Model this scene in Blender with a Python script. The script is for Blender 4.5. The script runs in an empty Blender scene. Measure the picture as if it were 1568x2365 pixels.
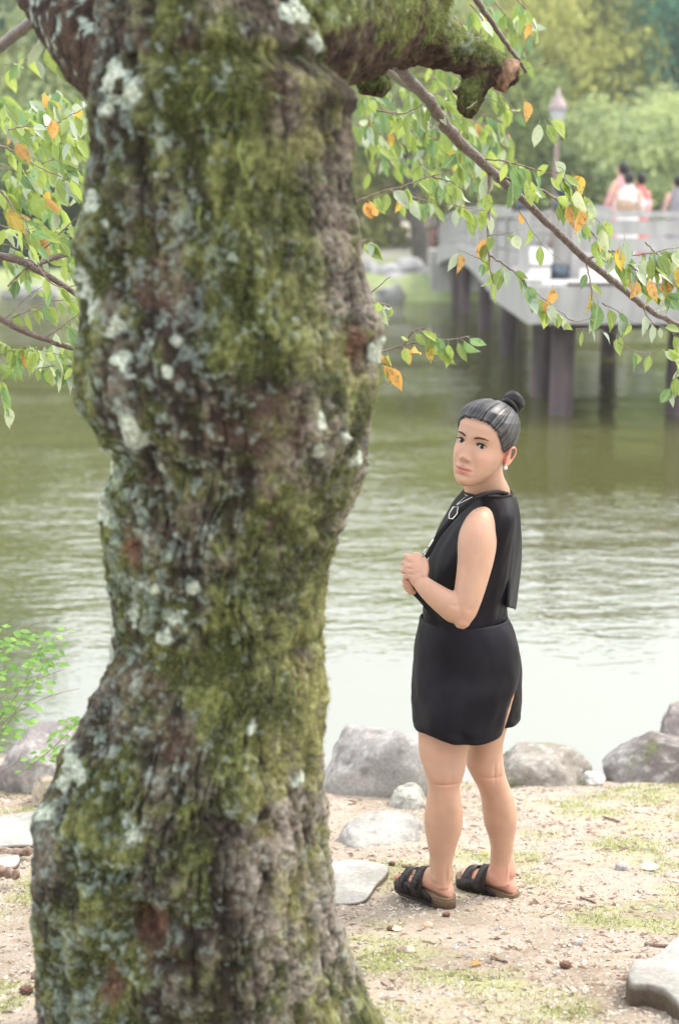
import bpy, math, random
import numpy as np
from mathutils import Vector, Matrix

random.seed(7)
rng = np.random.default_rng(7)
scene = bpy.context.scene
col = scene.collection
PI = math.pi

# ------------------------------------------------------------------ camera
PITCH = math.radians(11.74)
CAMZ = 2.69                       # above the water (z = 0)
F = 3284.7
cam_d = bpy.data.cameras.new('camera')
cam = bpy.data.objects.new('camera', cam_d); col.objects.link(cam)
cam.location = (0, 0, CAMZ)
cam.rotation_euler = (math.radians(90) - PITCH, 0, 0)
cam_d.sensor_fit = 'VERTICAL'; cam_d.sensor_height = 36; cam_d.sensor_width = 24
cam_d.lens = 50
cam_d.clip_start = 0.05; cam_d.clip_end = 3000
cam_d.dof.use_dof = True
cam_d.dof.focus_distance = 4.40
cam_d.dof.aperture_fstop = 2.3
scene.camera = cam

# ------------------------------------------------------------------ world and sun
SUN_DIR = Vector((0.62, 0.30, 0.95)).normalized()      # towards the sun
sun_el = math.asin(SUN_DIR.z); sun_az = math.atan2(SUN_DIR.x, SUN_DIR.y)
world = bpy.data.worlds.new('World'); scene.world = world
world.use_nodes = True
wn = world.node_tree.nodes; wl = world.node_tree.links
wn.clear()
wo = wn.new('ShaderNodeOutputWorld')
sky = wn.new('ShaderNodeTexSky'); sky.sky_type = 'NISHITA'; sky.sun_disc = False
sky.sun_elevation = sun_el; sky.sun_rotation = sun_az
sky.air_density = 1.0; sky.dust_density = 4.0; sky.ozone_density = 1.0
bg1 = wn.new('ShaderNodeBackground'); bg1.inputs['Strength'].default_value = 0.10
bg2 = wn.new('ShaderNodeBackground'); bg2.inputs['Color'].default_value = (1.0, 0.985, 0.965, 1)
bg2.inputs['Strength'].default_value = 1.10           # bright thin cloud, even over the whole sky
ad = wn.new('ShaderNodeAddShader')
wl.new(sky.outputs[0], bg1.inputs['Color'])
wl.new(bg1.outputs[0], ad.inputs[0]); wl.new(bg2.outputs[0], ad.inputs[1])
wl.new(ad.outputs[0], wo.inputs['Surface'])
sd = bpy.data.lights.new('sun', 'SUN'); sd.energy = 1.5; sd.angle = math.radians(10)
sd.color = (1.0, 0.93, 0.82)
so = bpy.data.objects.new('sun', sd); col.objects.link(so)
so.rotation_euler = SUN_DIR.to_track_quat('Z', 'Y').to_euler()
so.location = (20, 10, 40)
scene.view_settings.view_transform = 'Standard'
scene.view_settings.look = 'None'
scene.view_settings.exposure = 0.92
scene.view_settings.gamma = 1.0
scene.cycles.max_bounces = 8
scene.cycles.diffuse_bounces = 3
scene.cycles.glossy_bounces = 3
scene.cycles.transparent_max_bounces = 6
scene.cycles.caustics_reflective = False
scene.cycles.caustics_refractive = False
scene.cycles.use_denoising = True

# ------------------------------------------------------------------ helpers
CP, SP = math.cos(PITCH), math.sin(PITCH)
def P(x, y, Y):
    """the point of the world seen at x, y of a 1568 x 2365 view, Y metres out"""
    u = (x - 784) / F; v = -(y - 1182.5) / F
    d = Vector((u, v * SP + CP, v * CP - SP))
    t = Y / d.y
    return Vector((d.x * t, Y, CAMZ + d.z * t))
def ppm(p):
    return F / (p.y * CP - (p.z - CAMZ) * SP)
def proj(p):
    d = p.y * CP - (p.z - CAMZ) * SP
    v = p.y * SP + (p.z - CAMZ) * CP
    return 784 + p.x / d * F, 1182.5 - v / d * F

def hash3(ix, iy, iz, seed):
    h = (ix.astype(np.uint32) * np.uint32(374761393) + iy.astype(np.uint32) * np.uint32(668265263)
         + iz.astype(np.uint32) * np.uint32(2147483647) + np.uint32((seed * 1274126177) & 0xffffffff))
    h = (h ^ (h >> np.uint32(13))) * np.uint32(1274126177)
    h = (h ^ (h >> np.uint32(16))) * np.uint32(2246822519)
    h = h ^ (h >> np.uint32(15))
    return h.astype(np.float64) / 4294967295.0
def vn(p, seed=0):
    """value noise, -1..1, p is (N,3)"""
    p = np.asarray(p, dtype=np.float64)
    f = np.floor(p); t = p - f; t = t * t * t * (t * (t * 6 - 15) + 10)
    i = f.astype(np.int64) & 0xffffffff
    res = 0
    for dx in (0, 1):
        wx = t[:, 0] if dx else 1 - t[:, 0]
        for dy in (0, 1):
            wy = t[:, 1] if dy else 1 - t[:, 1]
            for dz in (0, 1):
                wz = t[:, 2] if dz else 1 - t[:, 2]
                res = res + wx * wy * wz * hash3((i[:, 0] + dx) & 0xffffffff, (i[:, 1] + dy) & 0xffffffff, (i[:, 2] + dz) & 0xffffffff, seed)
    return res * 2 - 1
def fbm(p, oct=4, seed=0, gain=0.5):
    a = 1.0; s = 0; tot = 0
    p = np.asarray(p, dtype=np.float64)
    for k in range(oct):
        s = s + a * vn(p * (2.03 ** k) + k * 17.3, seed + k); tot += a; a *= gain
    return s / tot
def sst(x, a, b):
    t = np.clip((x - a) / (b - a), 0, 1)
    return t * t * (3 - 2 * t)

def link(o, parent=None, ploc=None):
    col.objects.link(o)
    if parent is not None:
        o.parent = parent
        o.matrix_parent_inverse = parent.get('_inv_loc') and Matrix() or Matrix()
    return o
WORLD_LOC = {}
def tag(o, label=None, cat=None, group=None, kind=None):
    if label: o['label'] = label
    if cat: o['category'] = cat
    if group: o['group'] = group
    if kind: o['kind'] = kind
    return o
def empty(name, loc, label=None, cat=None, group=None, kind=None):
    e = bpy.data.objects.new(name, None); col.objects.link(e)
    e.location = loc; e.empty_display_size = 0.1
    WORLD_LOC[e] = Vector(loc)
    return tag(e, label, cat, group, kind)
def put(name, me, parent=None, loc=None, mat=None):
    """links mesh data given in world coordinates (or local ones with loc)"""
    o = bpy.data.objects.new(name, me); col.objects.link(o)
    if loc is not None: o.location = loc
    if mat is not None: o.data.materials.append(mat)
    if parent is not None:
        o.parent = parent
        base = WORLD_LOC.get(parent, Vector((0, 0, 0)))
        o.matrix_parent_inverse = Matrix.Translation(-base)
    WORLD_LOC.setdefault(o, Vector((0, 0, 0)))
    return o
def mesh_np(name, V, Fq, smooth=True):
    """mesh from numpy verts (N,3) and faces (M,3|4)"""
    me = bpy.data.meshes.new(name)
    V = np.asarray(V, dtype=np.float32); Fq = np.asarray(Fq, dtype=np.int32)
    k = Fq.shape[1]
    me.vertices.add(len(V)); me.vertices.foreach_set('co', V.ravel())
    me.loops.add(Fq.size); me.loops.foreach_set('vertex_index', Fq.ravel())
    me.polygons.add(len(Fq))
    me.polygons.foreach_set('loop_start', np.arange(0, Fq.size, k, dtype=np.int32))
    me.polygons.foreach_set('loop_total', np.full(len(Fq), k, dtype=np.int32))
    me.polygons.foreach_set('use_smooth', np.full(len(Fq), smooth, dtype=bool))
    me.update(calc_edges=True)
    return me
def set_attr(me, name, vals, domain='POINT'):
    vals = np.asarray(vals, dtype=np.float32)
    if vals.ndim == 1:
        a = me.attributes.new(name, 'FLOAT', domain); a.data.foreach_set('value', vals)
    else:
        if vals.shape[1] == 3: vals = np.hstack([vals, np.ones((len(vals), 1), np.float32)])
        a = me.attributes.new(name, 'FLOAT_COLOR', domain); a.data.foreach_set('color', vals.ravel().astype(np.float32))

class MB:
    def __init__(self): self.v = []; self.f = []
    def add(self, verts, faces):
        b = len(self.v); self.v += [tuple(q) for q in verts]; self.f += [tuple(i + b for i in q) for q in faces]
    def loft(self, rings, cap0=True, cap1=True):
        """rings: lists of points, all the same length"""
        n = len(rings[0]); b = len(self.v)
        for r in rings: self.v += [tuple(q) for q in r]
        for i in range(len(rings) - 1):
            for j in range(n):
                k = (j + 1) % n
                self.f.append((b + i * n + j, b + i * n + k, b + (i + 1) * n + k, b + (i + 1) * n + j))
        if cap0:
            c = sum((Vector(q) for q in rings[0]), Vector()) / n; self.v.append(tuple(c)); m = len(self.v) - 1
            for j in range(n): self.f.append((m, b + (j + 1) % n, b + j))
        if cap1:
            c = sum((Vector(q) for q in rings[-1]), Vector()) / n; self.v.append(tuple(c)); m = len(self.v) - 1
            o = b + (len(rings) - 1) * n
            for j in range(n): self.f.append((m, o + j, o + (j + 1) % n))
    def tube(self, pts, rad, seg=10, cap=True, flat=None, up=None):
        """pts world points, rad radii; flat = (scale across up direction); rounded ends if cap"""
        pts = [Vector(q) for q in pts]
        if isinstance(rad, (int, float)): rad = [rad] * len(pts)
        rad = list(rad)
        n = len(pts)
        T = []
        for i in range(n):
            a = pts[max(i - 1, 0)]; c = pts[min(i + 1, n - 1)]
            T.append((c - a).normalized())
        if up is None:
            up = Vector((0, 0, 1)) if abs(T[0].z) < 0.9 else Vector((0, 1, 0))
        N = up - T[0] * up.dot(T[0]); N.normalize()
        rings = []
        def ring(c, Nn, t, r, r2):
            B = t.cross(Nn)
            return [c + Nn * (r2 * math.cos(2 * PI * j / seg)) + B * (r * math.sin(2 * PI * j / seg)) for j in range(seg)]
        fl = flat if flat is not None else 1.0
        for i in range(n):
            N = N - T[i] * N.dot(T[i])
            if N.length < 1e-6: N = T[i].orthogonal()
            N.normalize()
            r = rad[i]; r2 = r * (fl[i] if isinstance(fl, (list, tuple)) else fl)
            if i == 0 and cap:
                for a in (0.3, 0.75):
                    s = math.sin(a * PI / 2) ; cc = math.cos(a * PI / 2)
                    rings.append(ring(pts[0] - T[0] * (r * cc * 0.9), N, T[0], r * s, r2 * s))
            rings.append(ring(pts[i], N, T[i], r, r2))
            if i == n - 1 and cap:
                for a in (0.75, 0.3):
                    s = math.sin(a * PI / 2); cc = math.cos(a * PI / 2)
                    rings.append(ring(pts[i] + T[i] * (r * cc * 0.9), N, T[i], r * s, r2 * s))
        self.loft(rings, True, True)
    def box(self, c, s, rz=0):
        c = Vector(c); x, y, z = s[0] / 2, s[1] / 2, s[2] / 2
        R = Matrix.Rotation(rz, 3, 'Z')
        vs = [c + R @ Vector((a * x, b * y, d * z)) for a in (-1, 1) for b in (-1, 1) for d in (-1, 1)]
        self.add(vs, [(0, 1, 3, 2), (4, 6, 7, 5), (0, 4, 5, 1), (2, 3, 7, 6), (0, 2, 6, 4), (1, 5, 7, 3)])
    def ell(self, c, r, M=None, nu=16, nv=12):
        c = Vector(c); M = M or Matrix.Identity(3)
        rings = []
        for i in range(1, nv):
            a = PI * i / nv
            rings.append([c + M @ Vector((r[0] * math.sin(a) * math.cos(2 * PI * j / nu), r[1] * math.sin(a) * math.sin(2 * PI * j / nu), -r[2] * math.cos(a))) for j in range(nu)])
        self.loft(rings, True, True)
    def lathe(self, c, prof, seg=16):
        c = Vector(c)
        self.loft([[c + Vector((r * math.cos(2 * PI * j / seg), r * math.sin(2 * PI * j / seg), z)) for j in range(seg)] for r, z in prof])
    def mesh(self, name, smooth=True):
        me = bpy.data.meshes.new(name); me.from_pydata(self.v, [], self.f)
        me.polygons.foreach_set('use_smooth', [smooth] * len(me.polygons)); me.update()
        return me
    def build(self, name, mat, parent=None, smooth=True):
        return put(name, self.mesh(name, smooth), parent, mat=mat)

def catmull(pts, n=6):
    """smooth a polyline of equal-length tuples/lists"""
    pts = [np.array(q, dtype=float) for q in pts]
    ext = [2 * pts[0] - pts[1]] + pts + [2 * pts[-1] - pts[-2]]
    out = []
    for i in range(1, len(ext) - 2):
        p0, p1, p2, p3 = ext[i - 1:i + 3]
        for k in range(n):
            t = k / n
            out.append(0.5 * ((2 * p1) + (-p0 + p2) * t + (2 * p0 - 5 * p1 + 4 * p2 - p3) * t * t + (-p0 + 3 * p1 - 3 * p2 + p3) * t ** 3))
    out.append(pts[-1])
    return out

# ------------------------------------------------------------------ materials
def new_mat(name):
    m = bpy.data.materials.new(name); m.use_nodes = True
    nt = m.node_tree; b = nt.nodes['Principled BSDF']
    return m, nt.nodes, nt.links, b
def simple(name, c1, c2=None, rough=0.8, scale=8, bump=0.0, bscale=40, metal=0.0, spec=0.5, detail=6, coords='Object', stretch=(1, 1, 1), c3=None):
    m, N, L, b = new_mat(name)
    b.inputs['Roughness'].default_value = rough; b.inputs['Metallic'].default_value = metal
    b.inputs['Specular IOR Level'].default_value = spec
    tc = N.new('ShaderNodeTexCoord'); mp = N.new('ShaderNodeMapping'); mp.inputs['Scale'].default_value = stretch
    L.new(tc.outputs[coords], mp.inputs[0])
    if c2 is None:
        c2 = tuple(v * 0.85 for v in c1)
    n = N.new('ShaderNodeTexNoise'); n.inputs['Scale'].default_value = scale; n.inputs['Detail'].default_value = detail
    r = N.new('ShaderNodeValToRGB'); r.color_ramp.elements[0].color = (*c1, 1); r.color_ramp.elements[1].color = (*c2, 1)
    r.color_ramp.elements[0].position = 0.35; r.color_ramp.elements[1].position = 0.65
    if c3 is not None:
        e = r.color_ramp.elements.new(0.8); e.color = (*c3, 1)
    L.new(mp.outputs[0], n.inputs['Vector']); L.new(n.outputs['Fac'], r.inputs[0]); L.new(r.outputs[0], b.inputs['Base Color'])
    if bump:
        n2 = N.new('ShaderNodeTexNoise'); n2.inputs['Scale'].default_value = bscale; n2.inputs['Detail'].default_value = 5
        bp = N.new('ShaderNodeBump'); bp.inputs['Strength'].default_value = bump; bp.inputs['Distance'].default_value = 0.01
        L.new(mp.outputs[0], n2.inputs['Vector']); L.new(n2.outputs['Fac'], bp.inputs['Height']); L.new(bp.outputs[0], b.inputs['Normal'])
    return m
def leaf_mat(name, c, trans=0.45, rough=0.45, spec=0.4, var=0.25, back=None, spots=None):
    """thin leaf: diffuse front, light passing through, slight sheen, each leaf its own tone"""
    m, N, L, b = new_mat(name)
    b.inputs['Roughness'].default_value = rough; b.inputs['Specular IOR Level'].default_value = spec
    oi = N.new('ShaderNodeObjectInfo')
    at = N.new('ShaderNodeAttribute'); at.attribute_name = 'tint'
    ma = N.new('ShaderNodeMath'); ma.operation = 'ADD'; L.new(oi.outputs['Random'], ma.inputs[0]); L.new(at.outputs['Fac'], ma.inputs[1])
    fr = N.new('ShaderNodeMath'); fr.operation = 'FRACT'; L.new(ma.outputs[0], fr.inputs[0])
    rp = N.new('ShaderNodeValToRGB')
    lo = tuple(max(0, v * (1 - var)) for v in c); hi = tuple(v * (1 + var) for v in c)
    rp.color_ramp.elements[0].color = (*lo, 1); rp.color_ramp.elements[1].color = (hi[0] * 1.1, hi[1], hi[2] * 0.8, 1)
    L.new(fr.outputs[0], rp.inputs[0])
    if spots:                                  # brown specks, a paler midrib and side veins
        tc = N.new('ShaderNodeTexCoord'); ob = N.new('ShaderNodeVectorMath'); ob.operation = 'ADD'
        oi3 = N.new('ShaderNodeVectorMath'); oi3.operation = 'SCALE'; oi3.inputs[0].default_value = (7, 3, 5); L.new(oi.outputs['Random'], oi3.inputs['Scale'])
        L.new(tc.outputs['Object'], ob.inputs[0]); L.new(oi3.outputs[0], ob.inputs[1])
        n = N.new('ShaderNodeTexNoise'); n.inputs['Scale'].default_value = 5.5; n.inputs['Detail'].default_value = 3; L.new(ob.outputs[0], n.inputs['Vector'])
        r2_ = N.new('ShaderNodeMapRange'); r2_.inputs['From Min'].default_value = .60 - .05 * spots; r2_.inputs['From Max'].default_value = .70; r2_.inputs['To Max'].default_value = .75; L.new(n.outputs['Fac'], r2_.inputs['Value'])
        m1 = N.new('ShaderNodeMix'); m1.data_type = 'RGBA'; L.new(r2_.outputs[0], m1.inputs[0]); L.new(rp.outputs[0], m1.inputs[6]); m1.inputs[7].default_value = (.22, .12, .04, 1) if spots > 1 else (c[0] * .55, c[1] * .6, c[2] * .5, 1)
        sx = N.new('ShaderNodeSeparateXYZ'); L.new(tc.outputs['Object'], sx.inputs[0]); ab = N.new('ShaderNodeMath'); ab.operation = 'ABSOLUTE'; L.new(sx.outputs[0], ab.inputs[0])
        r3_ = N.new('ShaderNodeMapRange'); r3_.inputs['From Min'].default_value = 0; r3_.inputs['From Max'].default_value = .03; r3_.inputs['To Min'].default_value = .55; r3_.inputs['To Max'].default_value = 0; L.new(ab.outputs[0], r3_.inputs['Value'])
        m2 = N.new('ShaderNodeMix'); m2.data_type = 'RGBA'; L.new(r3_.outputs[0], m2.inputs[0]); L.new(m1.outputs[2], m2.inputs[6]); m2.inputs[7].default_value = (.50, .56, .30, 1)
        class _O: outputs = [m2.outputs[2]]
        rp = _O
    tr = N.new('ShaderNodeBsdfTranslucent'); mx = N.new('ShaderNodeMixShader'); mx.inputs[0].default_value = trans
    if back:
        ge = N.new('ShaderNodeNewGeometry'); mc = N.new('ShaderNodeMix'); mc.data_type = 'RGBA'
        L.new(ge.outputs['Backfacing'], mc.inputs[0]); L.new(rp.outputs[0], mc.inputs[6]); mc.inputs[7].default_value = (*back, 1)
        L.new(mc.outputs[2], b.inputs['Base Color'])
    else:
        L.new(rp.outputs[0], b.inputs['Base Color'])
    L.new(rp.outputs[0], tr.inputs[0])
    L.new(b.outputs[0], mx.inputs[1]); L.new(tr.outputs[0], mx.inputs[2])
    L.new(mx.outputs[0], N['Material Output'].inputs['Surface'])
    return m
def col_attr_mat(name, rough=0.85, nscale=120, bump=0.4, bdist=0.004, spec=0.3, contrast=0.5, attr='Col'):
    m, N, L, b = new_mat(name)
    b.inputs['Roughness'].default_value = rough; b.inputs['Specular IOR Level'].default_value = spec
    a = N.new('ShaderNodeAttribute'); a.attribute_name = attr
    tc = N.new('ShaderNodeTexCoord')
    n = N.new('ShaderNodeTexNoise'); n.inputs['Scale'].default_value = nscale; n.inputs['Detail'].default_value = 6
    n.inputs['Roughness'].default_value = 0.65
    L.new(tc.outputs['Object'], n.inputs['Vector'])
    mr = N.new('ShaderNodeMapRange'); mr.inputs['From Min'].default_value = 0.3; mr.inputs['From Max'].default_value = 0.7
    mr.inputs['To Min'].default_value = 1 - contrast; mr.inputs['To Max'].default_value = 1 + contrast
    L.new(n.outputs['Fac'], mr.inputs['Value'])
    vm = N.new('ShaderNodeVectorMath'); vm.operation = 'SCALE'
    L.new(a.outputs['Color'], vm.inputs[0]); L.new(mr.outputs[0], vm.inputs['Scale'])
    L.new(vm.outputs[0], b.inputs['Base Color'])
    bp = N.new('ShaderNodeBump'); bp.inputs['Strength'].default_value = bump; bp.inputs['Distance'].default_value = bdist
    L.new(n.outputs['Fac'], bp.inputs['Height']); L.new(bp.outputs[0], b.inputs['Normal'])
    return m

M = {}
M['bark'] = col_attr_mat('mossy_bark', 0.9, 95, 0.8, 0.008, 0.15, 0.6)
M['moss'] = leaf_mat('moss', (0.15, 0.175, 0.06), 0.25, 0.8, 0.1, 0.5)
M['branch'] = simple('branch_bark', (0.045, 0.021, 0.012), (0.10, 0.055, 0.038), 0.36, 70, 0.8, 140, stretch=(1, 1, 1), c3=(0.26, 0.21, 0.18), spec=0.8)
M['twig'] = simple('twig_bark', (0.09, 0.05, 0.032), (0.24, 0.18, 0.14), 0.6, 50)
M['wood_end'] = simple('broken_wood', (0.08, 0.030, 0.015), (0.30, 0.19, 0.12), 0.9, 60, 1.0, 90)
M['leaf'] = leaf_mat('cherry_leaf', (0.30, 0.42, 0.12), 0.5, 0.45, 0.4, 0.28, back=(0.42, 0.52, 0.34), spots=1)
M['leaf_dark'] = leaf_mat('cherry_leaf_dark', (0.17, 0.31, 0.13), 0.4, 0.35, 0.6, 0.3, back=(0.38, 0.48, 0.34), spots=1)
M['leaf_pale'] = leaf_mat('cherry_leaf_pale', (0.42, 0.52, 0.40), 0.35, 0.35, 0.6, 0.2, spots=1)
M['leaf_yellow'] = leaf_mat('yellow_leaf', (0.62, 0.47, 0.09), 0.45, 0.5, 0.4, 0.2, spots=2)
M['leaf_orange'] = leaf_mat('orange_leaf', (0.62, 0.37, 0.13), 0.45, 0.5, 0.4, 0.25, spots=2)
M['shrub'] = leaf_mat('shrub_leaf', (0.24, 0.46, 0.13), 0.5, 0.5, 0.3, 0.3)
M['grass'] = leaf_mat('grass_blade', (0.28, 0.34, 0.13), 0.4, 0.6, 0.2, 0.5)
M['fabric'] = simple('black_fabric', (0.006, 0.0045, 0.007), (0.010, 0.008, 0.013), 0.46, 6, 0.15, 700, spec=0.11)
M['strap'] = simple('black_strap', (0.007, 0.006, 0.008), None, 0.6, 30, spec=0.2)
M['white_metal'] = simple('white_buckle', (0.80, 0.78, 0.80), None, 0.3, 30)
M['silver'] = simple('silver_metal', (0.6, 0.6, 0.62), None, 0.25, 30, metal=0.9)
M['sandal'] = simple('sandal_leather', (0.012, 0.007, 0.007), (0.022, 0.014, 0.014), 0.38, 40, 0.2, 200, spec=0.35)
M['cork'] = simple('cork_sole', (0.20, 0.13, 0.075), (0.13, 0.085, 0.05), 0.8, 120, 0.3, 300)
M['rubber'] = simple('rubber_outsole', (0.02, 0.016, 0.014), None, 0.7, 60)

# ------------------------------------------------------------------ ground
GY = [-2.0, 0.5, 2.4, 3.1, 4.3, 5.3, 6.0, 6.45, 6.75, 7.3, 9.0, 14.0]
GZ = [-1.15, -1.25, -1.60, -1.885, -2.205, -2.37, -2.485, -2.60, -2.76, -3.0, -3.5, -4.2]
def gz(X, Y):
    X = np.asarray(X, float); Y = np.asarray(Y, float)
    sh = 0.12 * np.sin(X * 1.7 + 0.6) + 0.10 * np.sin(X * 0.7)
    z = CAMZ + np.interp(Y + sh * sst(Y, 5.0, 6.2), GY, GZ)
    p = np.stack([X, Y, X * 0], -1).reshape(-1, 3)
    n = (fbm(p * 1.3, 3, 5) * 0.018 + fbm(p * 9, 3, 9) * 0.006).reshape(X.shape)
    w = 1 - np.exp(-(((X - 1.0) / 0.35) ** 2 + ((Y - 4.3) / 0.3) ** 2)) * 0.8
    return z + n * w
def gz1(X, Y): return float(gz(np.array([X]), np.array([Y]))[0])
nx, ny = 420, 420
xs = np.linspace(-1, 1, nx); xs = np.sign(xs) * np.abs(xs) ** 1.4 * 14
ys = np.concatenate([np.linspace(-2, 2.4, 30), np.linspace(2.42, 7.2, ny - 60), np.linspace(7.3, 14, 30)])
XX, YY = np.meshgrid(xs, ys)
ZZ = gz(XX, YY)
p3 = np.stack([XX, YY, XX * 0], -1).reshape(-1, 3)
ZZ = ZZ + (fbm(p3 * 28, 3, 21) * 0.0045).reshape(ZZ.shape)
def grid_faces(ny_, nx_):
    i = np.arange((ny_ - 1) * nx_).reshape(ny_ - 1, nx_)[:, :-1].ravel()
    return np.stack([i, i + 1, i + nx_ + 1, i + nx_], -1)
ny = len(ys)
bank = mesh_np('bank', np.stack([XX, YY, ZZ], -1).reshape(-1, 3), grid_faces(ny, nx))
# green where grass grows: the same mask steers the blades
def grass_mask(X, Y):
    p = np.stack([X, Y, np.zeros_like(X)], -1).reshape(-1, 3)
    m = fbm(p * 2.2, 3, 33) + 0.5 * fbm(p * 7, 2, 35)
    # denser patches towards the shore on the right and by the feet
    b = 0.55 * np.exp(-(((X.ravel() - 1.55) / 0.75) ** 2 + ((Y.ravel() - 5.75) / 0.55) ** 2))
    b += 0.30 * np.exp(-(((X.ravel() - 0.55) / 0.30) ** 2 + ((Y.ravel() - 4.6) / 0.3) ** 2))
    b += 0.35 * np.exp(-(((X.ravel() - 1.1) / 0.4) ** 2 + ((Y.ravel() - 4.9) / 0.4) ** 2))
    b += 0.25 * np.exp(-(((X.ravel() - 0.8) / 0.4) ** 2 + ((Y.ravel() - 4.15) / 0.2) ** 2))
    b += 0.25 * np.exp(-(((X.ravel() - 1.35) / 0.35) ** 2 + ((Y.ravel() - 3.5) / 0.25) ** 2))
    return sst(m + b - 0.02, 0.0, 0.6).reshape(X.shape)
gm = grass_mask(XX, YY).ravel()
n1 = fbm(p3 * 3.1, 4, 51); n2 = fbm(p3 * 40, 3, 53); n3 = fbm(p3 * 14, 3, 57)
c_sand = np.array([0.372, 0.312, 0.252]); c_dust = np.array([0.265, 0.222, 0.170]); c_grn = np.array([0.28, 0.30, 0.13]); c_brn = np.array([0.20, 0.14, 0.10])
C = c_sand[None] * (1 - sst(n1, -0.1, 0.5)[:, None]) + c_dust[None] * sst(n1, -0.1, 0.5)[:, None]
C = C * (1 - 0.7 * gm[:, None]) + c_grn[None] * 0.7 * gm[:, None]
k = (sst(n2 + 0.5 * n3, 0.25, 0.6) * 0.6)[:, None]; C = C * (1 - k) + c_brn[None] * k
wet = sst(YY.ravel(), 6.3, 6.8)[:, None]; C = C * (1 - 0.6 * wet)
set_attr(bank, 'Col', C)
M['ground'] = col_attr_mat('sandy_soil', 0.95, 90, 0.8, 0.006, 0.2, 0.28)
put('ground', bank, mat=M['ground'])['kind'] = 'structure'

# ------------------------------------------------------------------ water
def water_material():
    """murky green body under a mirror skin; the skin wins towards grazing sight lines"""
    m, N, L, b = new_mat('pond_water')
    b.inputs['Base Color'].default_value = (0.084, 0.086, 0.030, 1); b.inputs['Roughness'].default_value = 0.6
    b.inputs['Specular IOR Level'].default_value = 0.0
    tc = N.new('ShaderNodeTexCoord')
    def noise(scale, sx, sy, det=3, rot=0.0):
        mp = N.new('ShaderNodeMapping'); mp.inputs['Scale'].default_value = (sx, sy, 1); mp.inputs['Rotation'].default_value = (0, 0, rot)
        n = N.new('ShaderNodeTexNoise'); n.inputs['Scale'].default_value = scale; n.inputs['Detail'].default_value = det
        n.inputs['Roughness'].default_value = 0.5; n.inputs['Distortion'].default_value = 0.4
        L.new(tc.outputs['Object'], mp.inputs[0]); L.new(mp.outputs[0], n.inputs['Vector'])
        return n.outputs['Fac']
    def mul(x, y):
        q = N.new('ShaderNodeMath'); q.operation = 'MULTIPLY'
        for i, v in enumerate((x, y)):
            if isinstance(v, (int, float)): q.inputs[i].default_value = v
            else: L.new(v, q.inputs[i])
        return q.outputs[0]
    def add(x, y):
        q = N.new('ShaderNodeMath'); q.operation = 'ADD'
        L.new(x, q.inputs[0]); L.new(y, q.inputs[1]); return q.outputs[0]
    a = noise(4.5, 0.7, 1.5, 2, 0.12); c = noise(13.0, 0.75, 1.5, 1, -0.2); d = noise(1.3, 0.8, 1.6, 1)
    big = noise(0.22, 0.7, 1.3, 2, 0.4)
    mr = N.new('ShaderNodeMapRange'); mr.inputs['From Min'].default_value = 0.40; mr.inputs['From Max'].default_value = 0.60
    mr.inputs['To Min'].default_value = 0.15; mr.inputs['To Max'].default_value = 1.0; L.new(big, mr.inputs['Value'])
    h = add(add(mul(a, 1.0), mul(c, 0.38)), mul(d, 1.3))
    h = mul(h, mr.outputs[0])
    sx_ = N.new('ShaderNodeSeparateXYZ'); L.new(tc.outputs['Object'], sx_.inputs[0])       # calmer in the lee of the bank
    m2 = N.new('ShaderNodeMapRange'); m2.inputs['From Min'].default_value = 7.5; m2.inputs['From Max'].default_value = 12.0
    m2.inputs['To Min'].default_value = 0.22; m2.inputs['To Max'].default_value = 1.0; L.new(sx_.outputs['Y'], m2.inputs['Value'])
    h = mul(h, m2.outputs[0])
    bp = N.new('ShaderNodeBump'); bp.inputs['Strength'].default_value = 1.0; bp.inputs['Distance'].default_value = 0.018
    L.new(h, bp.inputs['Height']); L.new(bp.outputs[0], b.inputs['Normal'])
    gl = N.new('ShaderNodeBsdfGlossy'); gl.inputs['Roughness'].default_value = 0.03; gl.inputs['Color'].default_value = (.84, .85, .84, 1)
    L.new(bp.outputs[0], gl.inputs['Normal'])
    fr = N.new('ShaderNodeFresnel'); fr.inputs['IOR'].default_value = 3.9; L.new(bp.outputs[0], fr.inputs['Normal'])
    mx = N.new('ShaderNodeMixShader'); L.new(fr.outputs[0], mx.inputs[0]); L.new(b.outputs[0], mx.inputs[1]); L.new(gl.outputs[0], mx.inputs[2])
    L.new(mx.outputs[0], N['Material Output'].inputs['Surface'])
    return m
M['water'] = water_material()
wb = MB(); wb.add([(-160, 5.6, 0), (160, 5.6, 0), (160, 130, 0), (-160, 130, 0)], [(0, 1, 2, 3)])
wobj = wb.build('pond_water', M['water']); wobj['kind'] = 'structure'

# ------------------------------------------------------------------ far shore
def far_z(X, Y):
    X = np.asarray(X, float); Y = np.asarray(Y, float)
    sh = 1.2 * np.sin(X * 0.17 + 0.5) + 0.5 * np.sin(X * 0.53)
    y = Y + sh * (1 - sst(Y, 60, 70))
    z = np.interp(y, [44, 48.0, 48.6, 50, 60, 70, 95, 140, 400], [-1.2, -0.05, 0.35, 0.75, 1.15, 1.45, 3.1, 7, 20])
    p = np.stack([X, Y, X * 0], -1).reshape(-1, 3)
    return z + (fbm(p * 0.15, 3, 71) * 0.25).reshape(X.shape) * sst(Y, 49, 56)
fx = np.linspace(-170, 170, 200); fy = np.concatenate([np.linspace(44, 100, 120), np.linspace(103, 420, 40)])
FX, FY = np.meshgrid(fx, fy); FZ = far_z(FX, FY)
shore = mesh_np('shore', np.stack([FX, FY, FZ], -1).reshape(-1, 3), grid_faces(len(fy), len(fx)))
pf = np.stack([FX, FY, FX * 0], -1).reshape(-1, 3)
g1 = fbm(pf * 0.12, 3, 81)
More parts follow.
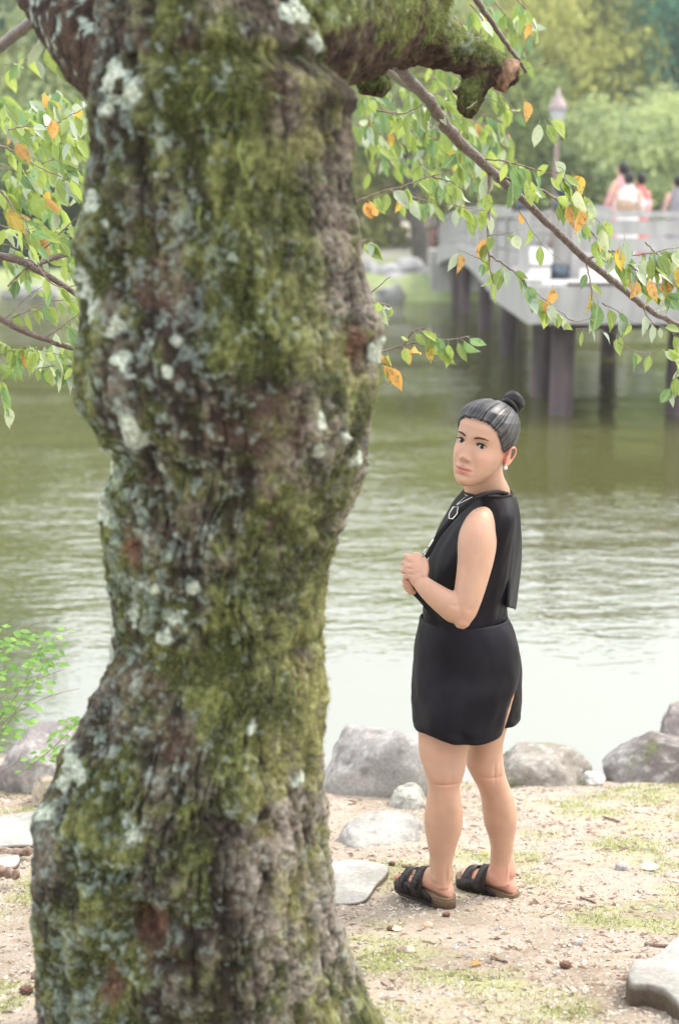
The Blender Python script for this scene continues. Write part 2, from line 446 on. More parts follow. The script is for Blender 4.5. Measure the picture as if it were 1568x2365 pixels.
lawn = np.array([0.25, 0.30, 0.14]); path = np.array([0.58, 0.53, 0.47]); dirt = np.array([0.20, 0.17, 0.12])
pm = (sst(FY.ravel() + g1 * 6, 58, 64) * (1 - sst(FY.ravel() + g1 * 8, 88, 96)) * sst(FX.ravel(), -14, -4))[:, None]
Cf = lawn[None] * (1 + 0.25 * g1[:, None]); Cf = Cf * (1 - pm) + path[None] * pm
dm = sst(FY.ravel(), 96, 110)[:, None]; Cf = Cf * (1 - dm) + dirt[None] * dm
set_attr(shore, 'Col', Cf)
M['shore'] = col_attr_mat('far_lawn', 0.95, 3, 0.2, 0.05, 0.2, 0.2)
put('far_shore_ground', shore, mat=M['shore'])['kind'] = 'structure'

# ------------------------------------------------------------------ rocks
def rock_mesh(name, dims, seed, flat=0.0, sub=5, c1=(0.24, 0.225, 0.215), c2=(0.36, 0.345, 0.325), moss=0.0, brown=0.0, rough=0.16):
    import bmesh
    bm = bmesh.new(); bmesh.ops.create_icosphere(bm, subdivisions=sub, radius=1.0)
    V = np.array([v.co[:] for v in bm.verts]); Fc = np.array([[v.index for v in f.verts] for f in bm.faces]); bm.free()
    V0 = V.copy()
    # squarish block with a few planar cuts, then broad and fine relief
    V = np.sign(V) * np.abs(V) ** 0.86
    r2 = np.random.default_rng(seed)
    for k in range(9):
        n = r2.normal(size=3); n[2] = abs(n[2]) * 0.9; n /= np.linalg.norm(n)
        d = r2.uniform(0.62, 0.88)
        s = V @ n; over = np.clip(s - d, 0, None); V = V - np.outer(over * 0.82, n)
    nn = fbm(V0 * 1.3 + seed, 3, seed) * rough + fbm(V0 * 4 + seed, 4, seed + 5) * rough * 0.4
    V = V * (1 + nn[:, None])
    if flat: V[:, 2] = np.where(V[:, 2] > 0, V[:, 2] * (1 - flat) + flat * np.tanh(V[:, 2] * 3) * 0.6, V[:, 2])
    V = V * np.array(dims)[None]
    fine = fbm(V * 28, 4, seed + 9)
    V = V + V0 * (fine * 0.006)[:, None]
    me = mesh_np(name, V, Fc)
    a = sst(fbm(V * 5, 4, seed + 2), -0.35, 0.35)[:, None]
    C = np.array(c1)[None] * (1 - a) + np.array(c2)[None] * a
    sp = sst(fbm(V * 45, 3, seed + 3), 0.25, 0.45)[:, None] * 0.5; C = C * (1 - sp) + np.array([0.50, 0.49, 0.46])[None] * sp
    dk = sst(fbm(V * 20 + 7, 3, seed + 4), 0.2, 0.5)[:, None] * 0.55; C = C * (1 - dk) + np.array([0.10, 0.09, 0.085])[None] * dk
    if brown:
        bmk = sst(fbm(V * 3 + 3, 3, seed + 6) + brown, 0.1, 0.6)[:, None] * 0.6; C = C * (1 - bmk) + np.array([0.28, 0.20, 0.13])[None] * bmk
    if moss:
        mk = sst(fbm(V * 7 + 1, 3, seed + 8) + moss, 0.15, 0.5)[:, None] * 0.8; C = C * (1 - mk) + np.array([0.14, 0.16, 0.05])[None] * mk
    set_attr(me, 'Col', C)
    return me
M['rock'] = col_attr_mat('weathered_rock', 0.85, 60, 0.7, 0.006, 0.25, 0.25)
def rock(label, xl, xr, yt, yb, Y, seed, dy=None, rz=0.0, grp='shore rocks at the pond edge', cat='rock', sink=0.3, name='rock', tilt=0.0, **kw):
    c = P((xl + xr) / 2, (yt + yb) / 2, Y); k = ppm(c)
    w = (xr - xl) / k / 2; h = (yb - yt) / k / 2
    me = rock_mesh(name, (w, dy or w * 0.75, h * (1 + sink)), seed, **kw)
    o = put(name, me, loc=(c.x, c.y, c.z - h * sink * 0.9), mat=M['rock'])
    o.rotation_euler = (tilt, 0, rz)
    return tag(o, label, cat, grp)
def ground_hit(x, y):
    """where the sight line through x, y meets the bank"""
    lo, hi = 1.5, 9.0
    for _ in range(40):
        m = (lo + hi) / 2; q = P(x, y, m)
        if q.z > gz1(q.x, q.y): lo = m
        else: hi = m
    q = P(x, y, lo); return Vector((q.x, q.y, gz1(q.x, q.y)))
SLABS = {'flat slab level': ([(742, 2030), (765, 2004), (830, 1998), (888, 2008), (893, 2030), (862, 2062), (838, 2088), (780, 2090), (742, 2080)], .018),
         'flat cracked': ([(-110, 1925), (-40, 1905), (40, 1893), (112, 1892), (125, 1925), (110, 1955), (20, 1962), (-100, 1968)], .022),
         'second flat slab': ([(-90, 1985), (-20, 1972), (30, 1976), (48, 1995), (30, 2010), (-20, 2016), (-90, 2018)], .022),
         'pale slab with': ([(1446, 2300), (1462, 2268), (1500, 2262), (1540, 2232), (1580, 2205), (1680, 2160), (1850, 2170), (1950, 2260), (1930, 2420), (1780, 2480), (1660, 2430), (1590, 2382), (1545, 2345), (1495, 2325), (1455, 2325)], .050)}
def slab(label, *a, **kw):
    """broken flat stone: outline traced round on the bank, lifted by its thickness"""
    pts, th = next(v for k, v in SLABS.items() if label.startswith(k))
    G = [ground_hit(x, y) for x, y in pts]
    cx = sum((g.x for g in G)) / len(G); cy = sum((g.y for g in G)) / len(G); cz = sum((g.z for g in G)) / len(G)
    sl_ = (gz1(cx, cy + .2) - gz1(cx, cy - .2)) / .4
    n = len(G); V = []; Fc = []; m = 10; ring0 = []
    out = [Vector(w) for w in catmull([list(g) for g in G + [G[0]]], 5)[:-1]]; n = len(out)
    rings = []
    for k_, (g_, dz_) in enumerate(((.99, -.12), (1.0, 0.0), (1.01, .6 * th), (.995, .92 * th), (.97, th), (.9, th * 1.02), (.75, th * 1.04), (.55, th * 1.05), (.35, th * 1.05), (.15, th * 1.05))):
        rings.append([Vector((cx + (o.x - cx) * g_, cy + (o.y - cy) * g_, cz + sl_ * ((o.y - cy) * g_) * .8 + dz_)) for o in out])
    b = MB(); b.loft(rings, False, True); me = b.mesh('slab')
    V_ = np.array(b.v); V_ = V_ + np.stack([fbm(V_ * 16, 3, 3) * .006, fbm(V_ * 16 + 5, 3, 4) * .006, fbm(V_ * 9, 4, 5) * .007], -1)
    me.vertices.foreach_set('co', V_.astype(np.float32).ravel())
    t_ = sst(fbm(V_ * 7, 4, 6), -.35, .35)[:, None]; C = np.array([.27, .26, .235]) * (1 - t_) + np.array([.40, .39, .36]) * t_
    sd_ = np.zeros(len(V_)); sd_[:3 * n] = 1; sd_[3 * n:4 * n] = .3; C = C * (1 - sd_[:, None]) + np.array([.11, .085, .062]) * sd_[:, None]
    set_attr(me, 'Col', C)
    tag(put('rock', me, mat=M['rock']), label, 'rock', 'flat slabs on the bank')
rock('largest grey boulder on the shore, left of the standing woman', 738, 1045, 1652, 1885, 5.95, 57, dy=0.20, brown=-0.2, rough=.12)
rock('brownish boulder at the water behind the woman\'s right leg', 1105, 1385, 1722, 1850, 6.25, 12, dy=0.22, moss=-0.05, c1=(0.22, 0.20, 0.17), c2=(0.33, 0.31, 0.27))
rock('long dark rounded boulder at the right edge of the shore', 1386, 1700, 1690, 1805, 6.35, 13, dy=0.25, rough=.09, moss=-0.25, c1=(0.15, 0.13, 0.12), c2=(0.25, 0.235, 0.22))
rock('reddish boulder behind the long dark one at the right edge', 1525, 1700, 1610, 1730, 6.9, 23, dy=0.2, c1=(0.2, 0.16, 0.15), c2=(0.3, 0.26, 0.24))
rock('purplish grey boulder left of the mossy trunk', -5, 235, 1645, 1850, 5.9, 14, dy=0.22, c1=(0.20, 0.18, 0.175), c2=(0.31, 0.29, 0.28))
rock('small tan block against the trunk\'s left edge', 70, 165, 1790, 1872, 5.55, 15, dy=0.09, c1=(0.30, 0.24, 0.17), c2=(0.38, 0.32, 0.24), rough=0.06)
rock('pale flat-topped rock between the trunk and the woman\'s feet', 752, 1000, 1862, 2040, 5.12, 16, dy=0.24, flat=0.12, c1=(0.22, 0.21, 0.19), c2=(0.33, 0.32, 0.295), sink=0.2)
rock('small mossy stone below the largest boulder', 896, 1000, 1812, 1878, 5.62, 17, dy=0.1, moss=0.05, c1=(0.28, 0.27, 0.23), c2=(0.42, 0.41, 0.36))
slab('flat slab level with the ground left of the sandals', 740, 900, 1985, 2110, 4.70, 18, dy=0.26, flat=0.3, c1=(0.28, 0.27, 0.245), c2=(0.42, 0.41, 0.38), sink=0.25, rough=0.06)
slab('pale slab with a dark undercut edge in the near right corner', 1440, 1900, 2130, 2430, 3.22, 19, dy=0.26, flat=0.3, c1=(0.28, 0.27, 0.245), c2=(0.42, 0.41, 0.38), sink=0.15, rough=0.06, rz=0.35)
slab('flat cracked slab at the left edge beside the trunk', -110, 118, 1880, 2010, 4.95, 20, dy=0.25, flat=0.3, c1=(0.28, 0.27, 0.245), c2=(0.42, 0.41, 0.38), sink=0.2, rough=0.06)
rock('tiny pale stone between the brown and the dark boulder', 1345, 1395, 1782, 1806, 6.15, 22, dy=0.05, c1=(0.45, 0.44, 0.42), c2=(0.55, 0.54, 0.52), sub=4)
slab('second flat slab at the left edge, in front of the cracked one', -70, 46, 1965, 2060, 4.6, 31, dy=0.15, flat=0.3, c1=(0.28, 0.27, 0.245), c2=(0.42, 0.41, 0.38), sink=0.2, rough=0.06, sub=4)
# bark crusted roots
M['root'] = simple('root_bark', (0.12, 0.07, 0.045), (0.30, 0.22, 0.17), 0.9, 50, 0.8, 90)
for lab, pts, r in (('brown tree root end left of the trunk, upper of two', [(-40, 1968, 4.85), (20, 1972, 4.83), (66, 1966, 4.82)], 0.022),
                    ('brown tree root end left of the trunk, lower of two', [(-40, 2008, 4.5), (10, 2014, 4.5), (36, 2020, 4.48)], 0.022)):
    b = MB(); b.tube([P(*q) for q in catmull(pts, 6)], [r * (1 + 0.2 * math.sin(i * 1.7)) * (1 - 0.3 * i / 12) for i in range(13)], 12)
    tag(b.build('root', M['root']), lab, 'root', 'roots on the bank')

# ------------------------------------------------------------------ things lying on the bank
M['chip1'] = simple('litter_pale', (0.44, 0.39, 0.32), (0.52, 0.47, 0.40), 0.9, 20)
M['chip2'] = simple('litter_brown', (0.13, 0.085, 0.06), (0.26, 0.19, 0.135), 0.9, 20)
M['chip3'] = simple('litter_grey', (0.30, 0.28, 0.26), (0.45, 0.43, 0.40), 0.9, 20)
def ground_hit(x, y):
    """where the sight line through x, y meets the bank"""
    lo, hi = 1.5, 9.0
    for _ in range(40):
        m = (lo + hi) / 2; q = P(x, y, m)
        if q.z > gz1(q.x, q.y): lo = m
        else: hi = m
    q = P(x, y, lo); return Vector((q.x, q.y, gz1(q.x, q.y)))
# litter: chips of bark, husks, small stones too many to count
def scatter(n, xr, yr, dens=None):
    out = []
    X = rng.uniform(*xr, n); Y = rng.uniform(*yr, n)
    return X, Y
def chips(name, n, size, mat, seed, flat=0.35, label=None, long=1.6):
    r2 = np.random.default_rng(seed)
    Y = 2.6 + (6.6 - 2.6) * r2.random(n) ** 0.8
    X = r2.uniform(-1, 1, n) * (Y * 0.27 + 0.25)
    keep = (vn(np.stack([X * 3, Y * 3, X * 0], -1), seed) > r2.uniform(-1, 0.6, n))
    X = X[keep]; Y = Y[keep]; n = len(X)
    Z = gz(X, Y)
    s = size * np.minimum(r2.lognormal(0, 0.5, n), 2.6)
    base = np.array([[1, 0, 0], [0.2, 1, 0], [-1, 0.3, 0], [-0.4, -0.9, 0], [0.1, 0.1, 1.0], [0, 0, -0.6]])
    fc = np.array([[0, 1, 4], [1, 2, 4], [2, 3, 4], [3, 0, 4], [1, 0, 5], [2, 1, 5], [3, 2, 5], [0, 3, 5]])
    B = base[None] * (1 + r2.uniform(-0.35, 0.35, (n, 6, 3)))
    B[:, :, 0] *= (s * r2.uniform(0.7, long, n))[:, None]; B[:, :, 1] *= (s * r2.uniform(0.4, 0.9, n))[:, None]; B[:, :, 2] *= (s * flat)[:, None]
    a = r2.uniform(0, 2 * PI, n); ca, sa = np.cos(a)[:, None], np.sin(a)[:, None]
    x = B[:, :, 0] * ca - B[:, :, 1] * sa; y = B[:, :, 0] * sa + B[:, :, 1] * ca
    t = r2.uniform(-0.4, 0.4, n)[:, None]
    z = B[:, :, 2] + x * t
    V = np.stack([x + X[:, None], y + Y[:, None], z + Z[:, None] + (s * flat * 0.25)[:, None]], -1).reshape(-1, 3)
    Fc = (fc[None] + (np.arange(n) * 6)[:, None, None]).reshape(-1, 3)
    o = put(name, mesh_np(name, V, Fc, False), mat=mat)
    tag(o, label, name.replace('_', ' '), kind='stuff'); return o
chips('bark_litter', 24000, 0.0042, M['chip2'], 1, 0.4, 'small brown bark chips and husks scattered over the sandy bank', 2.6)
chips('gravel', 40000, 0.0040, M['chip1'], 2, 0.5, 'pale grit and pebbles scattered over the sandy bank')
chips('grey_gravel', 14000, 0.0040, M['chip3'], 3, 0.5, 'grey grit among the pale pebbles on the bank')
# grass
def grass(n, seed):
    r2 = np.random.default_rng(seed)
    Y = 2.7 + (6.5 - 2.7) * r2.random(n); X = r2.uniform(-1, 1, n) * (Y * 0.27 + 0.25)
    X += np.repeat(r2.normal(0, 0.02, n // 8 + 1), 8)[:n]
    g = grass_mask(X, Y); keep = g * (.25 + .75 * sst(fbm(np.stack([X * 11, Y * 11, X * 0], -1), 3, 36), -.25, .45)) > r2.uniform(0.02, 1.0, n) ; X = X[keep]; Y = Y[keep]; n = len(X)
    Z = gz(X, Y)
    L_ = r2.uniform(0.005, 0.017, n) * (1 + 0.4 * sst(Y, 5.3, 6.2)); a = r2.uniform(0, 2 * PI, n); w = r2.uniform(0.0007, 0.0016, n); lean = r2.uniform(0.2, 1.5, n)
    dx, dy = np.cos(a), np.sin(a); sx, sy = -dy, dx
    def pt(t, side):
        hz = L_ * (t - 0.35 * t * t * np.minimum(lean, 1)); out = L_ * lean * t * t
        return np.stack([X + dx * out + sx * w * side, Y + dy * out + sy * w * side, Z + hz], -1)
    V = np.stack([pt(0, 1), pt(0, -1), pt(0.55, 0.8), pt(0.55, -0.8), pt(1.0, 0)], 1).reshape(-1, 3)
    b = np.arange(n) * 5
    Fc = np.concatenate([np.stack([b, b + 1, b + 3], -1), np.stack([b, b + 3, b + 2], -1), np.stack([b + 2, b + 3, b + 4], -1)])
    me = mesh_np('grass', V, Fc, True)
    set_attr(me, 'tint', np.tile(r2.random(n), 3), 'FACE')
    o = put('grass', me, mat=M['grass']); return tag(o, 'sparse short green grass growing in patches on the sandy bank', 'grass', kind='stuff')
grass(170000, 4)

# ------------------------------------------------------------------ leaves: shared blades
def leaf_blade(name, mat, fold=0.25, curl=0.25, wid=0.27, twist=0.0):
    """cherry leaf, 1 long along +Y with a stalk; toothed outline, raised midrib fold"""
    ts = [0.0, 0.08, 0.2, 0.34, 0.5, 0.64, 0.78, 0.9, 1.0]
    prof = [0.0, 0.42, 0.80, 0.98, 0.98, 0.82, 0.50, 0.16, 0.0]
    v = []; f = []
    for i, (t, w) in enumerate(zip(ts, prof)):
        w *= wid; zc = -curl * t * t; sh = twist * t * t
        wv = 1 + 0.05 * math.sin(i * 2.4)
        v += [(-w * wv + sh, t, zc + w * fold + 0.012 * math.sin(i * 1.9)), (sh, t, zc - 0.01), (w / wv + sh, t, zc + w * fold - 0.012 * math.cos(i * 2.2))]
    for i in range(len(ts) - 1):
        a = i * 3
        f += [(a, a + 1, a + 4, a + 3), (a + 1, a + 2, a + 5, a + 4)]
    s = len(v); r = 0.012
    v += [(-r, -0.22, 0.07), (r, -0.22, 0.07), (r, 0.02, 0.0), (-r, 0.02, 0.0), (0, -0.22, 0.07 + r), (0, 0.02, r)]
    f += [(s, s + 1, s + 2, s + 3), (s, s + 3, s + 5, s + 4), (s + 1, s + 4, s + 5, s + 2)]
    me = bpy.data.meshes.new(name); me.from_pydata(v, [], f); me.materials.append(mat)
    me.polygons.foreach_set('use_smooth', [True] * len(f)); me.update(); return me
BL = {}
for k_, mm in (('g', 'leaf'), ('d', 'leaf_dark'), ('p', 'leaf_pale'), ('y', 'leaf_yellow'), ('o', 'leaf_orange')):
    BL[k_] = [leaf_blade('leaf', M[mm], 0.35, 0.22, 0.235), leaf_blade('leaf', M[mm], 0.7, 0.42, 0.25, 0.12), leaf_blade('leaf', M[mm], 0.2, -0.15, 0.22, -0.14)]
leaf_count = 0
def leaf_matrix(pos, axis, nrm, L_):
    y = axis.normalized(); z = (nrm - y * nrm.dot(y))
    if z.length < 1e-4: z = y.orthogonal()
    z.normalize(); x = y.cross(z)
    m = Matrix((( x.x, y.x, z.x), (x.y, y.y, z.y), (x.z, y.z, z.z)))
    return Matrix.Translation(pos) @ m.to_4x4() @ Matrix.Scale(L_, 4)
def add_leaf(pos, axis, nrm, L_, kind, parent, rnd):
    global leaf_count
    leaf_count += 1
    me = rnd.choice(BL[kind])
    o = bpy.data.objects.new('leaf', me); col.objects.link(o); o.parent = parent
    m = leaf_matrix(pos + axis.normalized() * 0.2 * L_, axis, nrm, L_)
    base = WORLD_LOC[parent]
    o.matrix_parent_inverse = Matrix.Translation(-base); o.matrix_basis = m
    return o
def leaf_kind(rnd, yel):
    q = rnd.random()
    if q < yel * .6: return 'y' if rnd.random() < 0.45 else 'o'
    q = rnd.random()
    return 'g' if q < 0.62 else ('d' if q < 0.8 else 'p')

class LeafCloud:
    """many small out-of-focus leaves joined into one mesh (5 verts each)"""
    def __init__(self): self.V = []; self.T = []; self.M = []
    def add(self, pos, axis, nrm, L_, mi, rnd):
        y = axis.normalized(); z = (nrm - y * nrm.dot(y)); z.normalize(); x = y.cross(z)
        w = 0.22 * L_; c = 0.25 * rnd.random() * L_
        self.V += [pos, pos + y * .25 * L_ + x * w * .85 + z * w * .3, pos + y * .6 * L_ + x * w * .85 + z * (w * .3 - c * .4), pos + y * L_ - z * c,
                   pos + y * .6 * L_ - x * w * .85 + z * (w * .3 - c * .4), pos + y * .25 * L_ - x * w * .85 + z * w * .3, pos + y * .45 * L_ - z * c * .2]
        self.T.append(rnd.random()); self.M.append(mi)
    def build(self, name, mats, parent=None, label=None):
        n = len(self.T); b = np.arange(n) * 7
        Fc = np.stack([np.stack([b + k, b + (k + 1) % 6, b + 6], -1) for k in range(6)], 1).reshape(-1, 3)
        me = mesh_np(name, np.array([tuple(v) for v in self.V]), Fc)
        for mt in mats: me.materials.append(mt)
        me.polygons.foreach_set('material_index', np.repeat(np.array(self.M, dtype=np.int32), 6))
        set_attr(me, 'tint', np.repeat(np.array(self.T), 6), 'FACE')
        o = put(name, me, parent); o['kind'] = 'stuff'
        if label: o['label'] = label
        return o

# ------------------------------------------------------------------ the mossy cherry tree
TY = 2.92
tree = empty('cherry_tree', (-0.18, TY, CAMZ - 1.85), 'old leaning cherry tree with a thick mossy, lichen-spotted trunk in the foreground', 'tree')
sil = [(-420, 235, 640), (-200, 232, 655), (0, 228, 700), (100, 225, 745), (180, 222, 772), (215, 216, 800), (260, 215, 800), (350, 223, 806), (450, 212, 812), (540, 192, 820), (600, 188, 828),
       (660, 190, 836), (720, 190, 852), (765, 190, 878), (800, 186, 870), (850, 184, 864), (910, 190, 862), (960, 212, 858), (1010, 240, 850), (1050, 266, 845), (1090, 262, 838),
       (1140, 246, 812), (1180, 240, 796), (1240, 238, 782), (1300, 244, 757), (1360, 256, 741), (1450, 266, 737), (1510, 258, 745), (1560, 242, 746), (1620, 214, 748), (1680, 180, 748),
       (1740, 150, 748), (1800, 125, 752), (1880, 100, 755), (1960, 92, 760), (2050, 92, 768), (2120, 96, 775), (2200, 97, 795), (2280, 97, 825), (2365, 96, 868), (2450, 85, 905),
       (2550, 50, 950), (2650, 0, 1000), (2800, -80, 1080)]
sil = np.array(sil, float)
NR, NT = 1150, 400
yy = np.linspace(sil[0, 0], sil[-1, 0], NR)
Lx = np.interp(yy, sil[:, 0], sil[:, 1]); Rx = np.interp(yy, sil[:, 0], sil[:, 2])
ctr = np.array([list(P((l + r) / 2, y, TY)) + [ppm(P((l + r) / 2, y, TY))] for l, r, y in zip(Lx, Rx, yy)])
rad = (Rx - Lx) / 2 / ctr[:, 3] * 0.985
u = np.linspace(-0.5, 0.5, NT, endpoint=False); th = 2 * PI * (u - 0.085 * np.sin(2 * PI * u))
TH, RI = np.meshgrid(th, np.arange(NR))
nxn, nyn = np.sin(TH), -np.cos(TH)
R0 = rad[RI]
X0 = ctr[RI, 0] + R0 * nxn; Y0 = ctr[RI, 1] + R0 * 0.92 * nyn; Z0 = ctr[RI, 2]
p = np.stack([X0, Y0, Z0], -1).reshape(-1, 3)
ang = TH.ravel(); zz = p[:, 2]
q = np.stack([nxn.ravel(), nyn.ravel(), zz], -1)
warp = fbm(p * 5, 2, 101) * 0.25
# broad swellings, plates of bark, vertical fissures, warts
big = fbm(p * np.array([5, 5, 3.2]), 3, 110) * 0.020
strand = fbm(np.stack([q[:, 0] * 5 + warp * 2, q[:, 1] * 5 + warp, zz * 4.0 + warp * 3], -1), 3, 120)
ridge = 1 - np.abs(strand) * 2.2
w2 = fbm(p * 16, 3, 131)
fis = fbm(np.stack([q[:, 0] * 8 + warp * 3 + w2 * .5, q[:, 1] * 8 + warp * 3, zz * 9 + warp * 3 - w2 * .5], -1), 3, 130)
crack = -sst(0.07 - np.abs(fis), 0.0, 0.07) * sst(fbm(p * 6, 2, 132), -0.25, 0.2)
plate = fbm(p * np.array([30, 30, 13]) + warp[:, None] * 4, 4, 140, 0.55)
wart = sst(fbm(p * 22, 3, 150), 0.15, 0.6)
fine = fbm(p * 85, 3, 160)
v1_ = fbm(np.stack([q[:, 0] * 9 + warp * 2.2 + w2 * .3, q[:, 1] * 9 + warp * 2, zz * 2.6 + warp * 2], -1), 3, 133)
vcr = sst(0.075 - np.abs(v1_), 0.0, 0.075) * sst(fbm(p * 4, 2, 134), -.3, .1)
vert = -vcr * 0.012 + sst(fbm(np.stack([q[:, 0] * 16 + warp * 2, q[:, 1] * 16, zz * 4], -1), 3, 135), -.2, .4) * .005
low = sst(-(zz - (CAMZ - 1.12)), 0.0, 0.25)               # lower trunk is smoother and flatter
disp = big + ridge * 0.005 + crack * (0.012 - 0.005 * low) + plate * 0.016 + wart * 0.007 + fine * 0.0045 + vert
def fpos(x, y): 
    i = int(np.argmin(np.abs(yy - y))); c = (Lx[i] + Rx[i]) / 2; hw = (Rx[i] - Lx[i]) / 2
    s = max(-0.999, min(0.999, (x - c) / hw)); 
    return np.array([ctr[i, 0] + rad[i] * s, ctr[i, 1] - rad[i] * 0.92 * math.sqrt(1 - s * s), ctr[i, 2]])
def spot(x, y, r, rz=None, noise=0.35, seed=200):
    r = r * 1.2; rz = rz * 1.2 if rz else None
    c = fpos(x, y); d = p - c; d = d / np.array([r, r * 1.5, rz or r])
    e = np.sqrt((d ** 2).sum(1)) + fbm(p * 30, 3, seed) * noise
    return np.exp(-e ** 2)
def wadd(sp, amt):
    global disp
    disp = disp + sp * amt
for (x, y, r, rz, a) in ((375, 2000, 0.055, 0.045, -0.080), (300, 2130, 0.035, 0.05, -0.028), (330, 1215, 0.03, 0.035, -0.016), (560, 2190, 0.05, 0.02, -0.014), (690, 905, 0.018, 0.03, -0.02),
                         (540, 2300, 0.03, 0.03, -0.02), (335, 1490, 0.05, 0.02, -0.012), (640, 150, 0.14, 0.014, -0.03), (430, 145, 0.03, 0.02, -0.022), (705, 1470, 0.05, 0.012, -0.022), (760, 1180, 0.03, 0.014, -0.024),
                         (700, 1500, 0.015, 0.1, -0.018), (785, 1090, 0.02, 0.05, -0.02), (275, 620, 0.035, 0.05, -0.016), (215, 870, 0.03, 0.05, -0.02), (830, 780, 0.02, 0.08, -0.022), (760, 860, 0.012, 0.1, -0.014),
                         (300, 1890, 0.06, 0.012, -0.016), (480, 1880, 0.05, 0.014, -0.012), (420, 2080, 0.06, 0.012, -0.014),
                         (580, 180, 0.09, 0.045, 0.012), (480, 110, 0.035, 0.03, 0.012), (770, 1150, 0.03, 0.03, 0.014), (690, 945, 0.014, 0.025, 0.014), (385, 2050, 0.06, 0.02, 0.012), (230, 560, 0.05, 0.06, 0.012),
                         (200, 900, 0.04, 0.07, 0.010), (860, 780, 0.03, 0.04, 0.012), (700, 1560, 0.03, 0.05, 0.012), (120, 1850, 0.05, 0.03, 0.016), (160, 1950, 0.05, 0.08, 0.012), (780, 230, 0.05, 0.02, 0.012)):
    wadd(spot(x, y, r, rz, seed=200 + int(x)), a)
# lichen and moss
lich = np.zeros(len(p))
for (x, y, r) in ((300, 190, .034), (335, 245, .030), (285, 260, .022), (290, 505, .012), (262, 470, .022), (345, 955, .030), (305, 735, .022), (408, 1030, .018), (425, 825, .018), (330, 830, .026), (318, 1385, .028),
                  (440, 758, .012), (385, 770, .010), (345, 1195, .022), (430, 1185, .020), (355, 1300, .014), (390, 1305, .010), (225, 660, .035), (250, 700, .03), (275, 1060, .035), (255, 1180, .03), (240, 1120, .03), (145, 1825, .024), (120, 1845, .02),
                  (190, 1720, .034), (350, 1795, .022), (170, 1760, .02), (255, 1440, .02), (262, 1500, .02), (800, 985, .012), (830, 1040, .014), (865, 800, .02), (790, 1230, .012), (600, 1610, .012), (700, 1740, .016), (435, 1350, .022), (400, 1420, .02),
                  (690, 40, .03), (720, 90, .025), (370, 75, .02), (740, 1000, .016), (745, 940, .014), (560, 580, .010), (470, 1290, .02)):
    lich = np.maximum(lich, spot(x, y, r * .80, r * .9, 1.5, seed=300))
side = -nxn.ravel()                                       # +1 on the left flank
lf = fbm(p * 34, 4, 310) + 0.45 * fbm(p * 90, 2, 312)
lw = fbm(p * 4.0, 2, 313)
speck = sst(lf + 0.16 * side + 0.34 * lw - 0.08 + .10 * low, 0.26, 0.40) * (0.55 + 0.45 * sst(side, -0.2, 0.5))
speck = np.maximum(speck, sst(fbm(p * 62, 3, 315) + 0.14 * side + .2 * lw, 0.30, 0.45) * 0.9)
lichm = np.clip(np.maximum(sst(lich, 0.40, 0.62), speck * 0.50), 0, 1) * (.72 + .28 * sst(fine, -.4, .3))
disp = disp + lichm * 0.0018
mo = fbm(p * np.array([6, 6, 3.5]), 3, 320) + 0.45 * fbm(p * 30, 3, 322) + 0.27 + 0.25 * (1 - np.abs(nxn.ravel() - 0.25)) - 0.26 * low * (nxn.ravel() < 0.55)
moss = sst(mo, -0.05, 0.55) * (1 - 0.85 * sst(crack * -1, 0.3, 0.9)) * (1 - .8 * vcr)
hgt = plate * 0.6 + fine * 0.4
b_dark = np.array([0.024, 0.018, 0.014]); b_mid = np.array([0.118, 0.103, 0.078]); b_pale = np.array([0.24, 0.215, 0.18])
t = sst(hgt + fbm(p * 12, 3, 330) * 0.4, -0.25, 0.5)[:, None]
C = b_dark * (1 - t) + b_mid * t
red = sst(fbm(p * 9, 2, 335), 0.15, 0.5)[:, None] * 0.35; C = C * (1 - red) + np.array([0.12, 0.072, 0.055]) * red
# paler bark colour on the lower right flank
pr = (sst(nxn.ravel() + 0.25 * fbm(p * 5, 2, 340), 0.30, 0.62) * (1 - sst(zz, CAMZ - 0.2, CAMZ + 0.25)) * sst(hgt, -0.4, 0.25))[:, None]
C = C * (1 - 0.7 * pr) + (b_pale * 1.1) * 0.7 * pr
g_d = np.array([0.038, 0.046, 0.014]); g_l = np.array([0.165, 0.180, 0.058]); g_y = np.array([0.27, 0.26, 0.10])
gt = sst(hgt + 0.3 * fbm(p * 16, 2, 345), -0.15, 0.5)[:, None]
G = g_d * (1 - gt) + g_l * gt
gy = (sst(nxn.ravel(), 0.25, 0.7) * sst(fbm(p * 7, 2, 350), -0.2, 0.4))[:, None]; G = G * (1 - 0.6 * gy) + g_y * 0.6 * gy
C = C * (1 - 0.85 * moss[:, None]) + G * 0.85 * moss[:, None]
Lc = np.array([0.27, 0.335, 0.295]) * (0.75 + 0.35 * sst(lf, 0, 0.6)[:, None])
gs = sst(np.maximum(lich, 0), 0.45, 0.8)[:, None]; Lc = Lc * (1 - gs) + np.array([0.38, 0.42, 0.34]) * gs
C = C * (1 - lichm[:, None]) + Lc * lichm[:, None]
hole = np.maximum.reduce([spot(375, 2000, .05, .045, seed=575), spot(300, 2130, .03, .05, seed=500), spot(545, 2305, .025, .03, seed=745), spot(840, 790, .02, .05, seed=745), spot(335, 1225, .025, .035, seed=535)])
hm = (sst(hole + .25 * plate, 0.25, 0.9) * 0.8)[:, None]; C = C * (1 - hm) + np.array([0.105, 0.046, 0.032]) * (0.7 + 0.6 * t) * hm
V = p + np.stack([nxn.ravel(), nyn.ravel(), np.zeros(len(p))], -1) * disp[:, None]
V[:, 2] += (fbm(p * 40, 2, 360) * 0.004)
i = np.arange((NR - 1) * NT).reshape(NR - 1, NT); jn = np.roll(i, -1, 1)
Fq = np.stack([i, i + NT, jn + NT, jn], -1).reshape(-1, 4)
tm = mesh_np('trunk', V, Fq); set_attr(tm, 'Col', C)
trunk = put('trunk', tm, tree, mat=M['bark'])

